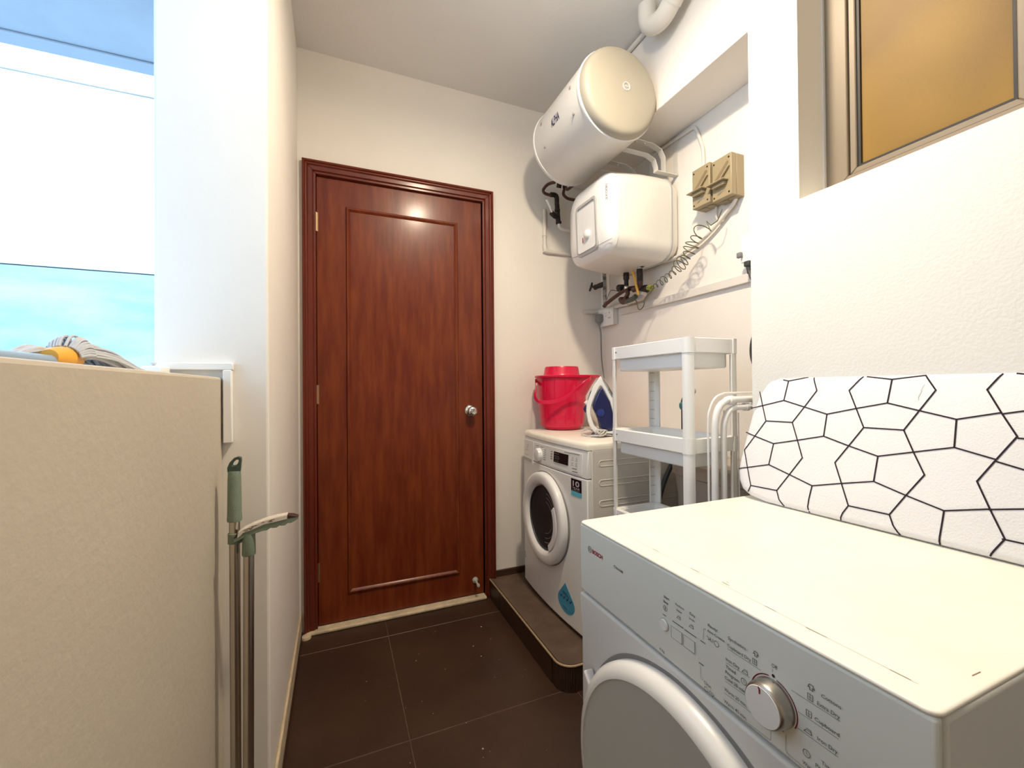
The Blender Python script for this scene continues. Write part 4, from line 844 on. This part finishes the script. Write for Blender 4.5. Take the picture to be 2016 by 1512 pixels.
# conduit above switches, cables below
tag(obj('surface_conduit', T([(1.500, 1.70, 2.325), (1.500, 1.60, 2.322), (1.500, 1.46, 2.317), (1.500, 1.435, 2.308), (1.500, 1.42, 2.28), (1.500, 1.400, 2.22), (1.500, 1.390, 2.18), (1.500, 1.388, 2.060)], .0075, 10, 4), PVC), 'thin white conduit bending down from the beam to the isolator switches', 'conduit')
tag(obj('supply_cable', T([(1.495, 1.225, 1.900), (1.49, 1.235, 1.88), (1.49, 1.262, 1.862), (1.49, 1.30, 1.835), (1.49, 1.36, 1.800), (1.49, 1.42, 1.777), (1.49, 1.50, 1.760), (1.49, 1.58, 1.752), (1.49, 1.66, 1.762)], .0085, 10, 6), CABLE), 'thick white cable sagging from the switches to the box heater', 'cable')
tag(obj('thin_cable', T([(1.495, 1.32, 1.905), (1.50, 1.325, 1.87), (1.50, 1.315, 1.85), (1.495, 1.29, 1.842)], .0045, 8, 6), CABLE), 'thin white cable dropping from the isolator switch', 'cable')
# trunking
tag(obj('cable_trunking', B(1.494, 1.5095, .910, 1.985, 1.549, 1.585), PVC, bevel=.002), 'long white mini trunking along the wall, ending at the corner socket', 'trunking')
# socket 1 with grey plug
so = thing('wall_socket', 'white double wall socket near the far corner with a grey plug', 'socket', (XR, 2.08, 1.55))
obj('back_box', B(1.478, 1.509, 2.025, 2.165, 1.505, 1.600), PVC, so, bevel=.003)
obj('face_plate', B(1.470, 1.478, 2.022, 2.168, 1.502, 1.603), WH, so, bevel=.003)
for y_, z_ in ((2.055, 1.575), (2.062, 1.545), (2.048, 1.545)): obj('slot', B(1.4692, 1.471, y_-.002, y_+.002, z_-.004, z_+.004), DGREY, so, smooth=False)
for z_ in (1.577, 1.560): obj('rocker', B(1.467, 1.4705, 2.080, 2.095, z_-.005, z_+.005), WH2, so)
pg = thing('grey_plug', 'grey plug and lead hanging from the corner socket behind bucket', 'plug', (1.46, 2.135, 1.55))
obj('plug_body', prism(BM(), rrect(2.113, 2.160, 1.527, 1.578, .014, 4), lambda y, z, d: (d, y, z), 1.440, 1.4695), GREY, pg, bevel=.005)
obj('strain_relief', Lt([(.010, 0), (.006, .022)], (1.455, 2.136, 1.530), (0, 0, -1), 12), GREY, pg)
obj('lead', T([(1.455, 2.136, 1.51), (1.465, 2.135, 1.46), (1.47, 2.140, 1.38), (1.47, 2.135, 1.30), (1.47, 2.115, 1.20), (1.472, 2.095, 1.11), (1.495, 2.10, 1.0), (1.500, 2.11, .80)], .0042, 8, 6), GREY, pg)
# socket 2 with black plug (at the column)
s2 = thing('switched_socket', 'white wall socket half hidden by the white column, black plug below', 'socket', (XR, 1.10, 1.68))
obj('back_box', B(1.475, 1.509, 1.03, 1.178, 1.626, 1.725), WH, s2, bevel=.003)
obj('face_plate', B(1.465, 1.475, 1.026, 1.182, 1.622, 1.729), WH, s2, bevel=.003)
bpg = thing('black_plug', 'black plug with cable that drops behind the white column', 'plug', (1.45, 1.14, 1.66))
obj('plug_body', B(1.450, 1.4645, 1.170, 1.190, 1.642, 1.664), GREY, bpg, bevel=.004)
obj('plug_tail', B(1.450, 1.4745, 1.135, 1.158, 1.600, 1.6215), DGREY, bpg, bevel=.004)
obj('strain_relief', Lt([(.009, 0), (.007, .03)], (1.462, 1.146, 1.602), (0, -.12, -1), 12), DGREY, bpg)
obj('lead', T([(1.462, 1.143, 1.585), (1.455, 1.130, 1.555), (1.446, 1.105, 1.520), (1.446, 1.085, 1.47), (1.446, 1.090, 1.38), (1.446, 1.122, 1.31), (1.446, 1.122, 1.24), (1.446, 1.085, 1.17), (1.450, 1.03, 1.10)], .0058, 10, 6), DGREY, bpg)

# ================================================================== CEILING PIPES
cp_ = thing('ceiling_drain_pipe', 'thick white drain pipe with a U bend under the ceiling by the beam', 'pipe', (1.215, 1.25, 2.62))
obj('u_bend', T([(1.215, 1.41, 2.745), (1.215, 1.41, 2.70), (1.215, 1.395, 2.655), (1.215, 1.355, 2.628), (1.215, 1.31, 2.625), (1.215, 1.265, 2.648), (1.215, 1.23, 2.675)], .037, 24, 5), PVC, cp_)
obj('pipe_run', T([(1.215, 1.262, 2.650), (1.215, 1.20, 2.690), (1.215, 1.10, 2.705), (1.215, .7, 2.705)], .033, 24, 5), PVC, cp_)
obj('joint_collar', T([(1.215, 1.272, 2.643), (1.215, 1.225, 2.678)], .0395, 24), PVC, cp_)
jb = thing('conduit_junction', 'small white conduit box and pipe in the corner of ceiling and beam', 'conduit', (1.27, 1.45, 2.71))
obj('box', B(1.235, 1.289, 1.425, 1.462, 2.69, 2.73), WH, jb, bevel=.005)
obj('conduit', T([(1.278, 1.46, 2.722), (1.278, 2.19, 2.722)], .0105, 12), PVC, jb)

# ================================================================== CONDUIT ON THE COLUMN
dcd = thing('column_trunking', 'white rectangular trunking bent in an L on the column above parapet', 'trunking', (-.26, 1.27, 1.1))
obj('horizontal_run', B(-.409, -.2445, 1.258, 1.2748, 1.194, 1.212), WH, dcd, bevel=.002)
obj('vertical_run', B(-.2655, -.2465, 1.256, 1.2748, 1.010, 1.1938), WH, dcd, bevel=.002)
tag(obj('window_bracket', Lt([(.010, 0), (.010, .010), (.005, .014), (.004, .020), (.007, .022), (.007, .025), (.003, .027)], (-.395, 1.225, 1.184), (0, 0, 1), 12), mat('bracket_grey', (.62, .66, .70), .5)), 'small metal stay knob on the parapet top by the column', 'bracket')
tag(obj('rail_foot', B(-.41, -.372, 1.200, 1.257, 1.1765, 1.200), WH, bevel=.003), 'small white block on parapet top touching the column trunking', 'block')

# ================================================================== MOP ON THE PARAPET
mp_ = thing('string_mop', 'string mop with yellow socket lying on the parapet top', 'mop', (-.35, .75, 1.19))
MX = -.378
obj('pole', T([(MX-.004, -.30, 1.1858), (MX-.002, .45, 1.1858), (MX, .83, 1.1868)], .0096, 14), POLE, mp_)
obj('socket', Lt([(.0105, 0), (.0145, .010), (.0172, .026), (.0178, .040), (.0165, .054), (.013, .058)], (MX, .805, 1.1935), (0, 1, .0), 24), MOPY, mp_)
bm = BM(); rnd = random.Random(4)
for k in range(84):
    a = rnd.uniform(-.1, pi+.1); s_ = abs(sin(a)); L = rnd.uniform(.10, .17)
    b0 = Vector((MX+cos(a)*.014, .858, 1.193+s_*.011)); top = 1.196+.026*s_*rnd.uniform(.55, 1.05)
    zf = 1.179+rnd.uniform(0, .005)
    e_ = Vector((MX+cos(a)*.030+rnd.uniform(-.01, .01), .86+L, zf)); m1 = b0.lerp(e_, .22); m1.z = max(top, zf); m2 = b0.lerp(e_, .60); m2.z = zf+(top-zf)*rnd.uniform(.6, .85)
    for q in (e_, m2, m1): q.x = min(max(q.x, -.411), -.290)
    tube(bm, [b0, m1, m2, e_], .0020, 5, 4)
for k in range(26):
    a = rnd.uniform(.05, pi-.05); b0 = Vector((MX+cos(a)*.0135, .862, 1.194+sin(a)*.0135)); e_ = Vector((MX+cos(a)*.021, .838, 1.193+sin(a)*.019))
    p1 = b0+Vector((cos(a)*.012, .006, sin(a)*.020)); p2 = b0+Vector((cos(a)*.013, -.012, sin(a)*.020))
    tube(bm, [b0, p1, p2, e_], .0021, 5, 4)
for k in range(16):
    x_ = MX-rnd.uniform(.010, .026); tube(bm, [(x_, .86, 1.200), (x_-.003, .815, 1.207+rnd.uniform(-.006, .003)), (x_-.006, .76+rnd.uniform(-.04, .02), 1.184)], .0024, 6, 4)
o = obj('strings', bm, STRING, mp_); o['kind'] = 'stuff'

# ================================================================== BROOM AND DUSTPAN HANDLES
br = thing('broom', 'upright broom with steel pole and long green grip in the corner', 'broom', (-.228, 1.19, 0))
X_, Y_ = -.229, 1.195
obj('pole', T([(X_+.001, Y_, .07), (X_-.001, Y_+.004, .845)], .0115, 20), STEEL, br)
obj('grip', Lt([(.0150, 0), (.0158, .004), (.0150, .02), (.0142, .10), (.0135, .118), (.0130, .120)], (X_-.001, Y_+.004, .828), (0, 0, 1), 24), SAGE, br)
bm = BM(); fh = lambda x, z, d: (X_-.001+x, Y_+.004+d, z)
ho = [(-.0135, .946), (-.0140, .957), (-.009, .970), (.000, .980), (.009, .983), (.0148, .981), (.0155, .974), (.0142, .960), (.0130, .946), (.004, .946)]
hi = [(-.003, .962), (-.0035, .964), (-.001, .970), (.003, .974), (.006, .976), (.0095, .9755), (.0098, .972), (.008, .967), (.005, .963), (.0, .9615)]
ringprism(bm, ho, hi, fh, -.006, .006); obj('hanging_loop', bm, DSAGE, br, bevel=.002, seg=2)
obj('broom_head', prism(BM(), [(-.10, .03), (.045, .03), (.035, .065), (-.09, .065)], lambda x, z, d: (X_+x+.02, d, z), Y_-.02, Y_+.02), SAGE, br, bevel=.006)
obj('bristles', B(-.31, -.19, 0, .0, 0, .03) if 0 else prism(BM(), [(-.055, 0), (.065, 0), (.06, .03), (-.052, .03)], lambda x, z, d: (X_+x+.004, d, z), Y_-.022, Y_+.022), DSAGE, br)
dp_ = thing('dustpan_handle', 'green dustpan grip with a torn paper label on a steel pole clipped to the broom', 'dustpan', (-.197, 1.17, 0))
X2, Y2 = -.1975, 1.180
obj('pole', T([(X2-.003, Y2, .08), (X2, Y2, .765)], .0112, 20), STEEL, dp_)
obj('pole_sleeve', Lt([(.0135, 0), (.0145, .003), (.0140, .03), (.0135, .052)], (X2, Y2, .748), (0, 0, 1), 24), SAGE, dp_)
# arched grip: profile in XZ, pointed tip on the right, finger bumps below
topc = [(-.029, .7965), (-.020, .806), (-.008, .814), (.010, .8215), (.035, .829), (.060, .834), (.080, .836), (.096, .833), (.1085, .8275)]
botc = [(.1085, .8265), (.100, .820), (.090, .8155), (.084, .8165), (.078, .8115), (.072, .8115), (.066, .8125), (.060, .8085), (.053, .8085), (.047, .8095), (.040, .8050), (.030, .8045), (.018, .8015), (.006, .7985), (-.006, .7945), (-.020, .788), (-.029, .7845)]
gp = obj('grip', prism(BM(), [(X2+x, z) for x, z in topc+botc], lambda x, z, d: (x, d, z), Y2-.012, Y2+.012), SAGE, dp_, bevel=.004, seg=3, ang=50)
bm = BM(); P_ = [(-.020, .8065), (-.008, .8148), (.010, .8224), (.035, .8300), (.060, .8350), (.083, .8368)]
rings = [[(X2+x-.001, Y2-.0135, z-.0115+(.002 if i % 2 else 0)), (X2+x-.0005, Y2-.0128, z-.002), (X2+x, Y2-.008, z+.0012), (X2+x, Y2+.008, z+.0012), (X2+x, Y2+.008, z-.003), (X2+x, Y2-.006, z-.004)] for i, (x, z) in enumerate(P_)]
loft(bm, rings); lb = obj('paper_label', bm, mat('torn_label', (.72, .66, .58), .8, col2=(.60, .52, .46), vscale=60), dp_, smooth=False, label='torn white paper label')
bm = BM()
for k in range(16):
    t = .12+.6*rnd.random(); i = int(t*5); f_ = t*5-i; x = P_[i][0]+(P_[i+1][0]-P_[i][0])*f_; z = P_[i][1]+(P_[i+1][1]-P_[i][1])*f_; zz_ = z-.003-rnd.random()*.006; l_ = rnd.uniform(.002, .008)
    ribbon(bm, [(X2+x, zz_), (X2+x+l_, zz_+l_*.25)], rnd.uniform(.0006, .0016), lambda a, b_, d: (a, Y2-.0146, b_))
obj('label_print', bm, mat('label_ink', (.10, .05, .03), .8), lb, smooth=False)
obj('grip_insert', prism(BM(), [(.083, .8362), (.096, .8342), (.1075, .8285), (.084, .827)], lambda x, z, d: (X2+x, d, z), Y2-.0125, Y2+.009), mat('grip_dark', (.05, .02, .018), .5), dp_, bevel=.001)
obj('grip_insert', prism(BM(), [(-.0285, .797), (-.020, .8072), (-.0165, .8015), (-.028, .793)], lambda x, z, d: (X2+x, d, z), Y2-.0125, Y2+.009), bpy.data.materials['grip_dark'], dp_, bevel=.001)
obj('pole_clip', T([(X_, Y_+.002, .776), (X_, Y_+.002, .800)], .0148, 20), SAGE, dp_)
obj('clip_arm', T([(X_+.008, Y_-.006, .788), (X2-.018, Y2, .792)], .0085, 12), SAGE, dp_)
obj('pan', prism(BM(), [(-.09, .0), (.10, .0), (.10, .012), (.06, .085), (-.05, .085), (-.09, .012)], lambda x, z, d: (X2+x+.03, d, z), Y2-.16, Y2-.0125) if 0 else B(X2-.06, X2+.10, Y2-.22, Y2-.02, 0, .06), SAGE, dp_, bevel=.01)

# ================================================================== small bits on the floor
cr_ = mat('crumb_white', (.75, .72, .65), .9)
pos = [(-.03, 1.0)]
for k, (x_, y_) in enumerate(((.42, 1.98), (.63, 1.93), (.30, 1.80), (.40, 1.70), (.28, 1.56), (.56, 1.72), (.42, 1.28), (.22, 1.55), (.55, 1.80), (.64, 1.82), (.20, 1.32), (.10, 1.75), (.53, 1.09))):
    pos.append((x_, y_))
rnd2 = random.Random(3); bm = BM()
for x_, y_ in pos+[(rnd2.uniform(-.1, .7), rnd2.uniform(1.1, 2.1)) for _ in range(30)]:
    s_ = rnd2.uniform(.0008, .0022) if (x_, y_) in pos else rnd2.uniform(.0004, .0009)
    box(bm, x_-s_, x_+s_, y_-s_*.7, y_+s_*.7, .0006, .0006+s_)
o = obj('crumbs', bm, cr_, smooth=False); tag(o, 'white crumbs and grit scattered over the dark floor tiles', 'crumbs'); o['kind'] = 'stuff'

for o in bpy.data.objects:
    if o.type == 'MESH' and o.name.split('.')[0] in ('panel_print', 'sticker_print', 'display_symbols', 'printed_lines', 'label_print', 'marking', 'mark', 'brand_lettering', 'brand_emblem', 'power_cord'):
        o['kind'] = 'stuff'
